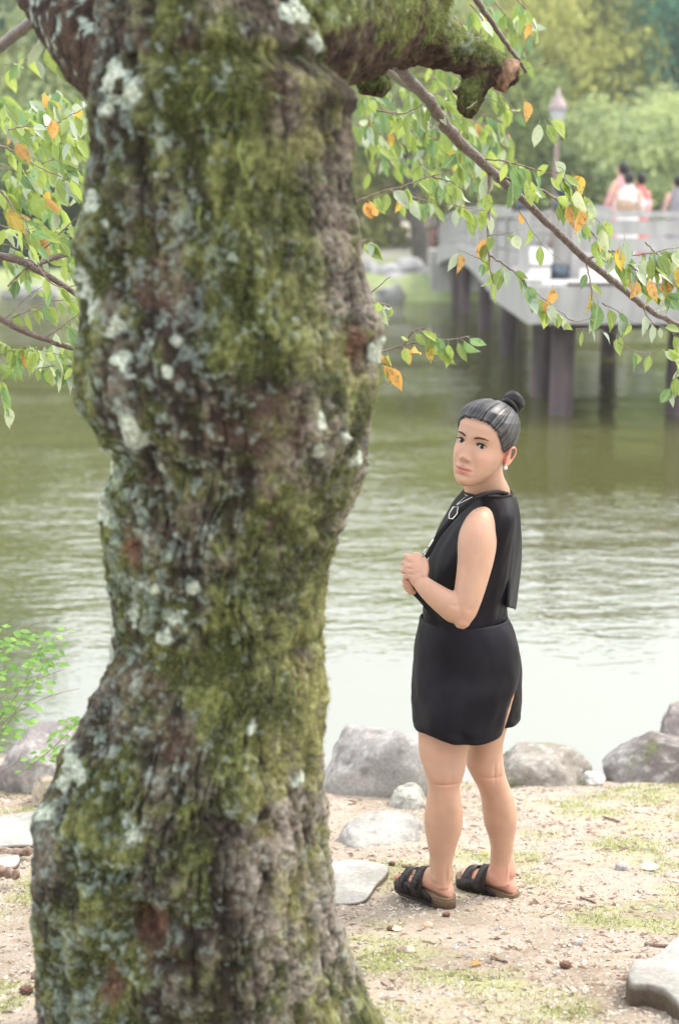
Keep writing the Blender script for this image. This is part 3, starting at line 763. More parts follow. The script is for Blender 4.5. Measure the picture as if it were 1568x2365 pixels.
# limbs: one remeshed body, then bark relief
def voxel_union(mb, size, name='tmp'):
    o = bpy.data.objects.new(name, mb.mesh(name)); col.objects.link(o)
    md = o.modifiers.new('r', 'REMESH'); md.mode = 'VOXEL'; md.voxel_size = size; md.use_smooth_shade = True
    dg = bpy.context.evaluated_depsgraph_get(); dg.update()
    me = bpy.data.meshes.new_from_object(o.evaluated_get(dg))
    bpy.data.objects.remove(o)
    n = len(me.vertices); V = np.empty(n * 3, np.float32); me.vertices.foreach_get('co', V); V = V.reshape(-1, 3).astype(float)
    Nn = np.empty(n * 3, np.float32); me.vertices.foreach_get('normal', Nn); Nn = Nn.reshape(-1, 3).astype(float)
    m = len(me.polygons); Fc = np.empty(len(me.loops), np.int32); me.loops.foreach_get('vertex_index', Fc)
    Fc = Fc.reshape(-1, 4) if len(Fc) == m * 4 else None
    return me, V, Nn, Fc
def smooth_np(V, Fc, it=2, lam=0.5):
    n = len(V)
    E = np.concatenate([Fc[:, [0, 1]], Fc[:, [1, 2]], Fc[:, [2, 3]], Fc[:, [3, 0]]])
    E = np.concatenate([E, E[:, ::-1]])
    cnt = np.bincount(E[:, 0], minlength=n).astype(float)[:, None]
    for _ in range(it):
        S = np.stack([np.bincount(E[:, 0], weights=V[E[:, 1], k], minlength=n) for k in range(3)], -1)
        V = V + lam * (S / np.maximum(cnt, 1) - V)
    return V
def limb_mesh(mb, vox, mossy, seed, name, amp=1.0):
    me, V, Nn, Fc = voxel_union(mb, vox)
    nz = Nn[:, 2]
    pl = fbm(V * np.array([36, 36, 30]), 4, seed); fn = fbm(V * 110, 3, seed + 3)
    cl = fbm(V * 14, 3, seed + 5)
    V2 = V + Nn * ((pl * 0.010 + fn * 0.004 + cl * 0.012) * amp)[:, None]
    me.vertices.foreach_set('co', V2.astype(np.float32).ravel()); me.update()
    h = sst(pl + 0.5 * fn, -0.4, 0.6)[:, None]
    C = np.array([0.020, 0.012, 0.009]) * (1 - h) + np.array([0.070, 0.048, 0.034]) * h
    if mossy > 0:
        mo = sst(cl + 0.4 * pl + mossy + 1.1 * nz, 0.0, 0.7)[:, None]
        G = np.array([0.045, 0.058, 0.018]) * (1 - h) + np.array([0.16, 0.19, 0.07]) * h
        C = C * (1 - mo) + G * mo
    li = (sst(fbm(V * 42, 3, seed + 9) + .4 * fbm(V * 9, 2, seed + 11) + (0.06 if mossy <= 0 else 0.0), 0.28, 0.42) * (0.9 if mossy <= 0 else 0.45) * sst(nz + (0.5 if mossy <= 0 else .2), -0.1, 0.4))[:, None]
    C = C * (1 - li) + np.array([0.27, 0.33, 0.28]) * li
    set_attr(me, 'Col', C); me.name = name
    return me, V2, Nn
mb = MB()
def LT(pts, rads, seg):
    """limb pieces: x, y, Y of the view with radii in metres at 3.2 m out, set back by a fifth"""
    g_ = lambda Y: Y * 1.2
    mb.tube([P(x, y, g_(Y)) for x, y, Y in pts], [r * g_(p_[2]) / p_[2] for r, p_ in zip(rads, pts)], seg)
LT([(600, 40, 2.50), (720, 20, 2.75), (830, 5, 3.05), (905, -40, 3.25), (930, -160, 3.4), (960, -330, 3.5)], [0.15, 0.150, 0.145, 0.135, 0.13, 0.12], 22)
LT([(880, 10, 3.1), (930, 60, 3.15), (950, 80, 3.15)], [0.12, 0.08, 0.06], 18)
LT([(930, 60, 3.15), (1000, 98, 3.20), (1060, 122, 3.22), (1120, 150, 3.24), (1155, 168, 3.25), (1172, 176, 3.25)], [0.085, 0.056, 0.044, 0.041, 0.035, 0.029], 16)
LT([(1110, 160, 3.24), (1095, 205, 3.24), (1080, 242, 3.24)], [0.040, 0.034, 0.027], 14)
LT([(1075, 208, 3.24), (1050, 212, 3.24)], [0.016, 0.010], 10)
LT([(868, 120, 3.1), (866, 170, 3.1)], [0.024, 0.015], 10)
LT([(848, 190, 3.1), (883, 192, 3.1)], [0.022, 0.020], 12)
LT([(770, 100, 2.95), (830, 122, 3.0), (900, 118, 3.1)], [0.07, 0.05, 0.03], 16)
lme, LV, LN = limb_mesh(mb, 0.0060, 0.50, 400, 'limb')
limb = put('limb', lme, tree, mat=M['bark'])
limb['label'] = 'thick moss-covered limb ending in a broken stub'
# broken end of the stub
mb = MB()
e0 = P(1150, 163, 3.9); e1 = P(1180, 180, 3.9)
T = (e1 - e0).normalized(); A = T.orthogonal().normalized(); B = T.cross(A)
rr = random.Random(3); rings = []
for k_, (tt, sc) in enumerate(((0, 0.036), (0.5, 0.044), (0.9, 0.045), (1.1, 0.038), (1.15, 0.022), (1.08, 0.007))):
    rings.append([e0.lerp(e1, tt) + (A * math.cos(2 * PI * j / 22) + B * math.sin(2 * PI * j / 22)) * sc * (1 + rr.uniform(-.13, .13)) + T * rr.uniform(-.006, .006) for j in range(22)])
mb.loft(rings); mb.build('broken_end', M['wood_end'], limb)['label'] = 'splintered reddish end of the broken stub'
# moss fur on the limb: hanging green threads
def fur(V, Nn, n, seed, keep, L0, L1, w, name, parent):
    r2 = np.random.default_rng(seed)
    idx = r2.choice(np.nonzero(keep)[0], n); B = V[idx] + r2.normal(0, 0.002, (n, 3)); Nb = Nn[idx]
    L_ = r2.uniform(L0, L1, n)[:, None]
    d = Nb * 0.9 + r2.normal(0, 0.45, (n, 3)); d /= np.linalg.norm(d, axis=1)[:, None]
    down = np.array([0, 0, -1.0])
    m_ = B + d * L_ * 0.55; e_ = B + d * L_ * 0.8 + down * L_ * r2.uniform(0.2, 0.9, (n, 1))
    s = np.cross(d, r2.normal(size=(n, 3))); s /= np.linalg.norm(s, axis=1)[:, None] + 1e-9
    V2 = np.stack([B + s * w, B - s * w, m_ + s * w * 0.8, m_ - s * w * 0.8, e_], 1).reshape(-1, 3)
    b = np.arange(n) * 5
    Fc = np.stack([np.stack([b, b + 1, b + 3], -1), np.stack([b, b + 3, b + 2], -1), np.stack([b + 2, b + 3, b + 4], -1)], 1).reshape(-1, 3)
    me = mesh_np(name, V2, Fc); set_attr(me, 'tint', np.repeat(r2.random(n), 3), 'FACE')
    o = put(name, me, parent, mat=M['moss']); o['kind'] = 'stuff'; return o
camp = np.array([0, 0, CAMZ])
fac = ((camp - LV) * LN).sum(1) > -0.3
mk = fac & (fbm(LV * 14, 3, 405) + 1.1 * LN[:, 2] > -0.30)
fur(LV, LN, 26000, 5, mk, 0.005, 0.016, 0.0007, 'moss', limb)
# fuzz of moss on the trunk
TN = np.stack([nxn.ravel(), nyn.ravel(), np.zeros(len(p))], -1)
mk = (moss > 0.75) & (lichm < 0.3) & (nyn.ravel() < 0.1) & (zz < CAMZ + 0.45)
fur(V, TN, 26000, 6, mk, 0.003, 0.009, 0.0008, 'moss', trunk)
# grass blades rooted in the bark
def blades(name, specs, parent, r=0.0016):
    for pts, on in specs:
        mb = MB(); w = []
        for q_ in pts:
            if on: f_ = fpos(q_[0], q_[1]); w.append(list(f_ + np.array([0, -0.012 - q_[2], 0])))
            else: w.append(list(P(*q_)))
        w = catmull(w, 5); mb.tube(w, [r * (1 - 0.75 * i_ / (len(w) - 1)) for i_ in range(len(w))], 5, flat=0.4)
        mb.build(name, M['blade'], parent)
M['blade'] = leaf_mat('long_grass', (0.25, 0.36, 0.12), 0.4, 0.5, 0.3, 0.3)
blades('grass_blade', [([(500, 260, 0), (525, 236, .03), (560, 232, .04)], 1), ([(535, 275, 0), (552, 258, .03), (575, 262, .04), (568, 285, .04)], 1), ([(505, 310, 0), (505, 335, .02), (510, 362, .02)], 1),
                       ([(515, 318, 0), (540, 320, .02), (560, 322, .02)], 1), ([(575, 340, 0), (572, 365, .02), (580, 392, .02), (600, 440, .02)], 1), ([(490, 220, 0), (478, 250, .02), (484, 280, .02)], 1),
                       ([(530, 545, 0), (548, 500, .03), (568, 498, .04)], 1), ([(490, 480, 0), (488, 510, .02), (500, 540, .02)], 1), ([(640, 235, 0), (660, 245, .02), (690, 250, .02)], 1)], trunk)
blades('grass_blade', [([(872, 90, 3.56), (890, 92, 3.52), (918, 100, 3.50)], 0), ([(872, 92, 3.56), (885, 108, 3.52), (892, 135, 3.51)], 0), ([(870, 92, 3.56), (880, 112, 3.53), (882, 128, 3.53)], 0),
                       ([(985, 60, 3.70), (992, 82, 3.68), (980, 112, 3.68)], 0), ([(980, 62, 3.70), (984, 90, 3.68), (976, 104, 3.68)], 0), ([(872, 70, 3.56), (890, 60, 3.52), (912, 68, 3.50)], 0)], limb, 0.0012)
# left limb and its branch
mb = MB()
LT([(330, 150, 2.55), (250, 95, 2.62), (185, 15, 2.72), (120, -75, 2.85), (20, -200, 3.0), (-120, -350, 3.3)], [0.108, 0.098, 0.090, 0.086, 0.08, 0.07], 18)
LT([(250, 185, 2.50), (215, 115, 2.60)], [0.04, 0.06], 14)
l2, LV2, LN2 = limb_mesh(mb, 0.0065, -1, 450, 'limb', 0.7)
limb2 = put('limb', l2, tree, mat=M['bark']); limb2['label'] = 'dark lichen-spotted limb rising to the upper left'

def twig_obj(name, pts, rads, parent, mat, seg=7, sub=6, wob=0.0, seed=0):
    """pts (x, y, Y) of the view, rads in metres"""
    rn = random.Random(seed)
    g_ = lambda Y: Y * (1 + .14 * min(1, max(0, (Y - 2.9) / .4)) * min(1, max(0, (5.5 - Y) / .6)))
    W = catmull([list(P(q_[0], q_[1], g_(q_[2]))) + [r_ * g_(q_[2]) / q_[2]] for q_, r_ in zip(pts, rads)], sub)
    if wob:
        for w in W[1:-1]:
            w[0] += rn.gauss(0, wob); w[2] += rn.gauss(0, wob); w[3] *= 1 + rn.uniform(-.05, .06)
    mb = MB(); mb.tube([w[:3] for w in W], [max(w[3], 0.0004) for w in W], seg)
    o = mb.build(name, mat, parent)
    return o, [Vector(w[:3]) for w in W]
def dress(W, parent, n, rnd, L_=0.075, yel=0.12, start=0.1, cloud=None, spread=0.7):
    """hangs n leaves along the smoothed line W"""
    for k_ in range(n):
        t_ = start + (1 - start) * (k_ + rnd.random()) / n
        f_ = min(t_ * (len(W) - 1), len(W) - 1.001); i_ = int(f_); pos = W[i_].lerp(W[i_ + 1], f_ - i_)
        tan = (W[i_ + 1] - W[i_]).normalized()
        ax = Vector((rnd.gauss(0, spread * 0.6), rnd.gauss(0, spread * 0.7), -0.75 + rnd.gauss(0, 0.35))) + tan * 0.35
        nr = Vector((rnd.gauss(0, 0.6), -1.0, rnd.gauss(0.5, 0.6)))
        l_ = L_ * rnd.uniform(0.76, 1.20)
        if cloud is None: add_leaf(pos, ax, nr, l_, leaf_kind(rnd, yel), parent, rnd)
        else:
            kd = leaf_kind(rnd, yel); cloud.add(pos + ax.normalized() * 0.1 * l_, ax, nr, l_, 'gdpyo'.index(kd), rnd)
CM = [M['leaf'], M['leaf_dark'], M['leaf_pale'], M['leaf_yellow'], M['leaf_orange']]
# the long diagonal branch with its twigs
main, WM = twig_obj('branch', [(900, 130, 3.30), (950, 190, 3.42), (1000, 245, 3.55), (1036, 300, 3.65), (1110, 372, 3.8), (1150, 410, 3.9), (1215, 470, 4.0), (1290, 540, 4.12), (1350, 597, 4.22), (1420, 652, 4.32), (1500, 716, 4.42), (1568, 752, 4.5), (1680, 815, 4.6)],
                    [0.014, 0.0135, 0.0135, 0.0155, 0.0125, 0.0125, 0.011, 0.0105, 0.0115, 0.0105, 0.0095, 0.009, 0.008], tree, M['branch'], 12, 8, 0.0012, 1)
main['label'] = 'long brown branch slanting down to the right over the bridge'
rn = random.Random(21); near_cloud = LeafCloud()
tw = [  # pts, r0 (m), number of leaves, yellow share
    ([(1130, 395, 3.86), (1129, 470, 3.86), (1127, 550, 3.86), (1130, 610, 3.86), (1140, 655, 3.86)], .0050, 7, .10),
    ([(1128, 590, 3.86), (1165, 612, 3.85), (1200, 640, 3.85), (1225, 668, 3.84), (1262, 695, 3.84), (1290, 718, 3.83)], .0030, 11, .18),
    ([(1290, 718, 3.83), (1325, 742, 3.83), (1365, 735, 3.84), (1385, 728, 3.84)], .0018, 2, .3),
    ([(1155, 408, 3.9), (1230, 430, 3.92), (1300, 470, 3.95), (1350, 520, 3.98), (1400, 575, 4.0), (1440, 600, 4.0)], .0040, 12, .25),
    ([(1120, 368, 3.8), (1165, 372, 3.8), (1215, 385, 3.8), (1262, 400, 3.8), (1300, 412, 3.8), (1330, 430, 3.8)], .0026, 6, .15),
    ([(1262, 400, 3.8), (1300, 395, 3.78), (1270, 375, 3.78)], .0015, 2, .0),
    ([(1300, 412, 3.8), (1322, 452, 3.82), (1345, 480, 3.84), (1375, 505, 3.86), (1405, 540, 3.86)], .0022, 7, .25),
    ([(1355, 600, 4.2), (1395, 582, 4.18), (1430, 585, 4.15), (1448, 620, 4.15), (1490, 650, 4.15)], .0036, 10, .30),
    ([(1350, 598, 4.2), (1362, 650, 4.2), (1368, 700, 4.2), (1375, 745, 4.2)], .0024, 4, .30),
    ([(1440, 600, 4.0), (1470, 625, 4.0), (1510, 660, 4.0), (1545, 685, 4.0)], .0028, 12, .35),
    ([(1490, 560, 4.1), (1520, 590, 4.1), (1560, 610, 4.1), (1620, 650, 4.1)], .0024, 13, .30),
    ([(1480, 700, 4.4), (1500, 740, 4.4), (1545, 765, 4.4), (1600, 800, 4.4)], .0024, 4, .15),
    ([(1425, 790, 4.1), (1465, 812, 4.1), (1500, 815, 4.1), (1545, 800, 4.1)], .0016, 3, .2),
    ([(1568, 760, 4.45), (1572, 830, 4.45), (1560, 870, 4.45), (1550, 905, 4.45)], .0040, 5, .05),
    ([(1180, 420, 3.9), (1190, 470, 3.88), (1225, 530, 3.86), (1262, 575, 3.84), (1300, 605, 3.84)], .0016, 2, .1),
    ([(1128, 545, 3.86), (1170, 540, 3.84), (1210, 528, 3.84)], .0010, 2, .3),
    ([(1128, 610, 3.86), (1090, 590, 3.85), (1055, 575, 3.85)], .0014, 2, .2),
    ([(1030, 470, 3.7), (1075, 480, 3.75), (1127, 488, 3.84)], .0016, 4, .2),
    ([(1330, 760, 4.2), (1380, 762, 4.2), (1430, 775, 4.2)], .0014, 3, .1),
    ([(1390, 700, 4.1), (1430, 722, 4.1), (1460, 745, 4.1)], .0018, 3, .1),
    ([(1450, 590, 4.0), (1500, 585, 4.0), (1545, 575, 4.0), (1590, 570, 4.0)], .0022, 11, .15),
    ([(1500, 620, 4.1), (1540, 640, 4.1), (1580, 670, 4.1)], .0022, 8, .2),
    ([(870, 255, 3.75), (930, 262, 3.75), (985, 240, 3.6), (1010, 255, 3.58)], .0022, 6, .05),
    ([(1060, 300, 3.7), (1060, 345, 3.72), (1065, 385, 3.74)], .0014, 3, .1),
    ([(1078, 250, 3.3), (1120, 225, 3.45), (1160, 245, 3.5), (1205, 268, 3.55), (1232, 276, 3.55)], .0018, 0, 0),
    ([(1200, 165, 3.6), (1240, 152, 3.62), (1280, 142, 3.62)], .0012, 0, 0),
]
for k_, (pts, r0, nl, yel) in enumerate(tw):
    o, W = twig_obj('twig', pts, [r0 * (1 - 0.72 * i_ / (len(pts) - 1)) for i_ in range(len(pts))], main, M['twig'], 6, 6, 0.0012, k_)
    if nl: dress(W, o, nl, rn, 0.066, yel * .7, 0.12, spread=0.5); dress(W, None, int(nl * .8), rn, 0.058, yel * .5, 0.1, near_cloud, 0.6)
near_cloud.build('foliage', CM, main)
# single leaves that catch the eye
def lone(x, y, Y, L_, adeg, kind, parent, tilt=0.2, face=-1.0):
    a_ = math.radians(adeg); ax = Vector((math.sin(a_), tilt, -math.cos(a_)))
    add_leaf(P(x, y, Y * 1.14), ax, Vector((0.2, face, 0.35)), L_ * 1.08, kind, parent, rn)
for (x, y, L_, a_, kd) in ((1206, 225, .062, 25, 'o'), (1245, 275, .068, -5, 'p'), (1255, 278, .070, 35, 'g'), (1262, 275, .070, 60, 'g'), (1275, 365, .065, 40, 'p'), (1318, 398, .070, 40, 'y'), (1360, 452, .07, 5, 'p'), 
                           (1345, 440, .085, 15, 'g'), (1210, 400, .085, 20, 'g'), (1180, 400, .09, 10, 'd'), (1135, 385, .085, -15, 'p'), (1430, 560, .07, 0, 'y'), (1440, 540, .09, 10, 'p'), (1390, 500, .07, 25, 'g'), (1275, 655, .065, 0, 'o'),
                           (1470, 640, .06, 0, 'o'), (1495, 635, .07, 15, 'o'), (1380, 690, .09, 0, 'd')):
    lone(x, y, 3.86, L_, a_, kd, main)
top, WT = twig_obj('branch', [(1060, -80, 3.4), (1100, 0, 3.45), (1130, 45, 3.5), (1160, 90, 3.55), (1190, 130, 3.58), (1214, 166, 3.6)], [.0095, .0075, .0065, .006, .005, .004], tree, M['branch'], 9, 6, .001, 5)
top['label'] = 'bare twiggy branch crossing the top edge'
# mid-distance hanging foliage right of the trunk (not in focus)
cloud = LeafCloud(); rn2 = random.Random(5); mbt = MB()
for k_ in range(46):
    x0 = rn2.uniform(800, 1120); y0 = rn2.uniform(150, 420) - (x0 - 800) * 0.08; Y0_ = rn2.uniform(6.0, 8.5)
    pts = [(x0, y0, Y0_), (x0 + rn2.uniform(10, 60), y0 + rn2.uniform(10, 50), Y0_), (x0 + rn2.uniform(30, 110), y0 + rn2.uniform(50, 120), Y0_)]
    W = [Vector(w) for w in catmull([list(P(*q_)) for q_ in pts], 5)]
    mbt.tube(W, [0.003] * len(W), 5)
    dress(W, None, 13, rn2, 0.085, 0.05, 0.0, cloud, 0.6)
for k_ in range(9):
    x0 = rn2.uniform(985, 1200); y0 = rn2.uniform(-20, 120); Y0_ = rn2.uniform(5.5, 7)
    pts = [(x0, y0, Y0_), (x0 + 25, y0 + 30, Y0_), (x0 + 45, y0 + 70, Y0_)]
    W = [Vector(w) for w in catmull([list(P(*q_)) for q_ in pts], 5)]
    mbt.tube(W, [0.003] * len(W), 5); dress(W, None, 7, rn2, 0.085, 0.08, 0.0, cloud, 0.5)
back, WB = twig_obj('branch', [(700, 120, 2.9), (800, 90, 4.5), (880, 150, 6.0), (960, 210, 7.0), (1100, 260, 8.0)], [.03, .026, .02, .014, .006], tree, M['branch'], 9, 6, .002, 8)
back['label'] = 'leafy branch reaching out behind the trunk over the water'
mbt.build('twig', M['twig'], back)['kind'] = 'stuff'
cloud.build('foliage', CM, back)
# low right: sprays beside the trunk
for k_, (pts, nl, yel) in enumerate((([(800, 700, 4.1), (850, 680, 4.2), (900, 640, 4.2)], 0, 0), ([(815, 740, 4.1), (860, 700, 4.1), (900, 706, 4.1)], 8, .0),
        ([(800, 830, 4.3), (880, 812, 4.3), (960, 792, 4.3), (1030, 785, 4.3), (1088, 777, 4.3)], 13, .22), ([(930, 800, 4.3), (955, 765, 4.28), (985, 760, 4.28), (1015, 775, 4.28)], 6, .0), ([(820, 840, 4.3), (870, 838, 4.3), (915, 850, 4.3)], 6, .3),
        ([(800, 480, 4.6), (860, 450, 4.6), (930, 430, 4.6), (1000, 405, 4.6), (1065, 395, 4.6)], 18, .25), ([(820, 560, 5.0), (845, 555, 5.0), (860, 550, 5.0)], 4, .0), ([(900, 440, 4.8), (950, 455, 4.8), (1010, 470, 4.8)], 8, .15),
        ([(1000, 408, 4.6), (1040, 420, 4.6), (1075, 440, 4.6)], 6, .15))):
    o, W = twig_obj('twig', pts, [0.0036 * (1 - 0.6 * i_ / (len(pts) - 1)) for i_ in range(len(pts))], back, M['twig'], 6, 6, .001, 60 + k_)
    if nl: dress(W, o, nl, rn, 0.074, yel, 0.15, spread=0.5)
# left side
left_specs = [
    ('branch', [(-260, 330, 3.9), (-120, 560, 3.9), (-40, 584, 3.9), (40, 600, 3.9), (95, 628, 3.9), (160, 668, 3.9), (215, 705, 3.9)], [.014, .013, .011, .0105, .0095, .0075, .0065]),
    ('branch', [(85, 612, 3.9), (130, 594, 3.95), (180, 585, 4.0), (230, 592, 4.0), (280, 600, 4.0)], [.008, .0075, .007, .006, .005]),
    ('branch', [(-260, 500, 3.85), (-130, 660, 3.85), (0, 735, 3.85), (50, 762, 3.85), (110, 785, 3.85), (170, 805, 3.85), (240, 818, 3.85)], [.012, .011, .009, .0085, .0075, .0065, .005]),
    ('branch', [(120, 10, 3.2), (60, 62, 3.25), (0, 108, 3.35), (-80, 170, 3.5), (-200, 300, 3.7)], [.013, .0125, .0125, .013, .014]),
]
LB = []
for k_, (nm, pts, rd) in enumerate(left_specs):
    o, W = twig_obj(nm, pts, rd, tree, M['branch'], 10, 7, .0008, 80 + k_); LB.append((o, W))
LB[0][0]['label'] = 'brown branch entering from the left edge, upper of three'; LB[1][0]['label'] = 'short forked branch running level behind the trunk'
LB[2][0]['label'] = 'pale branch entering from the left edge, lowest of three'; LB[3][0]['label'] = 'dark thin branch hanging off the upper left limb'
rn3 = random.Random(9); cloud_l = LeafCloud()
ltw = [([(-10, 330, 3.7), (35, 352, 3.7), (90, 385, 3.7), (150, 412, 3.7), (165, 410, 3.7)], .0024, 9, .06, 0), ([(-10, 430, 3.7), (25, 470, 3.7), (55, 540, 3.7), (80, 600, 3.7), (130, 660, 3.7), (190, 655, 3.75), (225, 640, 3.8)], .0030, 9, .2, 0),
       ([(20, 300, 4.0), (60, 292, 4.0), (120, 290, 4.0), (170, 262, 4.0), (215, 240, 4.0)], .0020, 13, .14, 0), ([(20, 660, 3.9), (60, 620, 3.95), (120, 560, 4.0), (180, 500, 4.0), (230, 470, 4.0)], .0032, 18, .12, 0),
       ([(0, 380, 4.0), (60, 400, 4.0), (120, 370, 4.0), (200, 390, 4.0)], .0018, 11, .1, 0), ([(0, 820, 4.0), (60, 800, 4.0), (120, 815, 4.0), (190, 830, 4.0)], .0018, 16, .12, 2),
       ([(90, 850, 4.0), (140, 845, 4.0), (200, 850, 4.0)], .0018, 12, .03, 2), ([(0, 860, 3.5), (5, 890, 3.5), (12, 930, 3.5)], .0016, 4, .0, 2), ([(120, 65, 3.1), (95, 90, 3.15), (60, 130, 3.2)], .0016, 3, .0, 3),
       ([(70, 130, 3.2), (40, 145, 3.25), (10, 150, 3.3)], .0016, 2, .0, 3), ([(0, 520, 3.7), (50, 530, 3.75), (100, 520, 3.8)], .0018, 6, .2, 0), ([(100, 785, 3.85), (150, 750, 3.85), (225, 690, 3.85)], .0022, 4, .0, 2),
       ([(30, 735, 3.85), (100, 700, 3.9), (170, 690, 3.9)], .002, 5, .0, 2), ([(10, 740, 3.85), (60, 690, 3.9), (100, 660, 3.9)], .0016, 2, .1, 2), ([(60, 640, 3.9), (70, 560, 3.9), (60, 500, 3.9)], .0016, 4, .1, 0),
       ([(0, 560, 3.9), (60, 575, 3.9), (110, 560, 3.9), (160, 545, 3.9)], .0016, 3, .1, 0), ([(60, 690, 3.9), (90, 740, 3.86), (98, 780, 3.86)], .0010, 0, 0, 2), ([(120, 690, 3.9), (140, 740, 3.86), (150, 790, 3.86)], .0010, 0, 0, 2), ([(160, 700, 3.9), (165, 750, 3.86), (168, 800, 3.86)], .0010, 0, 0, 2)]
for k_, (pts, r0, nl, yel, b_) in enumerate(ltw):
    o, W = twig_obj('twig', pts, [r0 * (1 - 0.6 * i_ / (len(pts) - 1)) for i_ in range(len(pts))], LB[b_][0], M['twig'], 6, 6, .0012, 120 + k_)
    if nl: dress(W, o, int(nl * .65), rn3, 0.068, yel * .8, 0.1, spread=0.6); dress(W, None, nl, rn3, 0.060, yel * .5, 0.1, cloud_l, 0.6)
cloud_l.build('foliage', CM, LB[2][0])
for (x, y, L_, a_, kd) in ((105, 100, .070, 10, 'g'), (130, 130, .075, 20, 'g'), (80, 130, .055, 20, 'p'), (10, 470, .085, 25, 'y'), (28, 320, .07, 35, 'o'), (120, 265, .06, 5, 'o')):
    lone(x, y, 3.25, L_ * 0.85, a_, kd, LB[3][0] if y < 200 else LB[0][0])
cloud = LeafCloud()
for k_ in range(64):
    x0 = rn3.uniform(-20, 190); y0 = rn3.uniform(200, 600); Y0_ = rn3.uniform(5, 7)
    W = [Vector(w) for w in catmull([list(P(x0, y0, Y0_)), list(P(x0 + 30, y0 + 20, Y0_)), list(P(x0 + rn3.uniform(40, 80), y0 + rn3.uniform(20, 60), Y0_))], 5)]
    dress(W, None, 9, rn3, 0.08, 0.06, 0.0, cloud, 0.6)
for k_ in range(12):
    x0 = rn3.uniform(-20, 170); y0 = rn3.uniform(780, 850); Y0_ = rn3.uniform(5, 6)
    W = [Vector(w) for w in catmull([list(P(x0, y0, Y0_)), list(P(x0 + 20, y0 + 10, Y0_)), list(P(x0 + 40, y0 + 20, Y0_))], 5)]
    dress(W, None, 8, rn3, 0.07, 0.06, 0.0, cloud, 0.6)
cloud.build('foliage', CM, LB[0][0])

# ------------------------------------------------------------------ shrub at the left edge
shr = empty('shrub', P(-60, 1800, 5.3), 'bright green small-leaved shrub at the left edge before the water', 'shrub')
rs = random.Random(4)
def small_leaf_mesh():
    v = [(0, 0, 0), (.20, .3, .05), (.21, .6, .04), (0, 1, -.10), (-.21, .6, .04), (-.20, .3, .05), (0, .5, 0)]
    f = [(0, 1, 6), (1, 2, 6), (2, 3, 6), (3, 4, 6), (4, 5, 6), (5, 0, 6)]
    me = bpy.data.meshes.new('leaf'); me.from_pydata(v, [], f); me.materials.append(M['shrub']); me.polygons.foreach_set('use_smooth', [True] * 6); me.update(); return me
SL = small_leaf_mesh(); nsl = 0
stems = [[(-90, 1830), (-20, 1690), (50, 1590), (95, 1500), (112, 1460)], [(-70, 1780), (0, 1700), (40, 1640), (90, 1560), (110, 1520)], [(-60, 1700), (-10, 1600), (20, 1520), (40, 1440)], [(60, 1780), (120, 1730), (160, 1690), (180, 1660)],
         [(-60, 1640), (-20, 1540), (10, 1470), (30, 1420)], [(-40, 1820), (10, 1780), (40, 1760), (60, 1720)], [(-40, 1560), (20, 1480), (80, 1440), (120, 1450)], [(-50, 1730), (20, 1660), (110, 1610), (185, 1590)], [(-40, 1640), (40, 1590), (110, 1560), (150, 1545)]]
for s_ in stems:
    dY = rs.uniform(-0.25, 0.15)
    W = [Vector(w) for w in catmull([list(P(x, y, 5.3 + dY)) for x, y in s_], 6)]
    mb = MB(); mb.tube(W, [0.0022 * (1 - .7 * i_ / len(W)) for i_ in range(len(W))], 5); st = mb.build('stem', M['twig'], shr)
    for k_ in range(2, len(W)):
        for sd_ in (-1, 1):
            if rs.random() < 0.1 or nsl > 280: continue
            b_ = W[k_] + Vector((rs.gauss(0, .012), rs.gauss(0, .03), rs.gauss(0, .02)))
            for q_ in range(1 + (rs.random() < 0.75)):
                o = bpy.data.objects.new('leaf', SL); col.objects.link(o); o.parent = st; nsl += 1
                ax = Vector((sd_ * 1.0, rs.gauss(0, .4), rs.gauss(-.25, .25)))
                o.matrix_basis = leaf_matrix(b_ + Vector((sd_ * 0.045 * q_, 0, -.012 * q_)), ax, Vector((rs.gauss(0, .3), -.7, 1)), rs.uniform(.026, .046))

# ------------------------------------------------------------------ small things on the bank
M['cone'] = simple('pine_cone', (0.10, 0.05, 0.035), (0.20, 0.11, 0.08), 0.9, 40)
def pine_cone(x, y, r, label):
    h = ground_hit(x, y); b = MB(); rr = random.Random(int(x))
    b.ell(h + Vector((0, 0, r * .75)), (r, r * .8, r * .75), None, 12, 8)
    for k_ in range(30):
        a_ = k_ * 2.4; z_ = -0.8 + 1.6 * k_ / 30; q_ = math.sqrt(1 - z_ * z_)
        c_ = h + Vector((r * q_ * math.cos(a_) * 1.0, r * .8 * q_ * math.sin(a_), r * .75 + r * .75 * z_))
        b.ell(c_, (r * .28, r * .28, r * .12), None, 6, 4)
    tag(b.build('pine_cone', M['cone']), label, 'pine cone', 'pine cones and husks on the bank')
for (x, y, r, lab) in ((858, 2000, .022, 'brown husk on the pale slab, left of the sandals'), (905, 1999, .015, 'small round cone right of the brown husk by the slab'), (1030, 2118, .016, 'dark nut on the sand below the left sandal'),
                       (902, 2150, .015, 'dark husk on the sand between trunk and the dark nut'), (1305, 2236, .020, 'reddish husk on the bare sand at the lower right'), (62, 2296, .022, 'dark husk on the sand at the lower left edge'), (80, 2263, .012, 'small husk above the dark one at the lower left')):
    pine_cone(x, y, r * .72, lab)
def pebble(x, y, r, label, c1, seed):
    h = ground_hit(x, y); me = rock_mesh('pebble', (r, r * .7, r * .55), seed, sub=3, c1=c1, c2=tuple(v * 1.25 for v in c1))
    tag(put('pebble', me, loc=h + Vector((0, 0, r * .3)), mat=M['rock']), label, 'pebble', 'pebbles on the bank')
pebble(1437, 2007, .028, 'grey pebble on the grass right of the sandals', (0.27, 0.26, 0.25), 41)
pebble(938, 2200, .024, 'tan pebble on the sand below the dark husk', (0.42, 0.33, 0.25), 42)
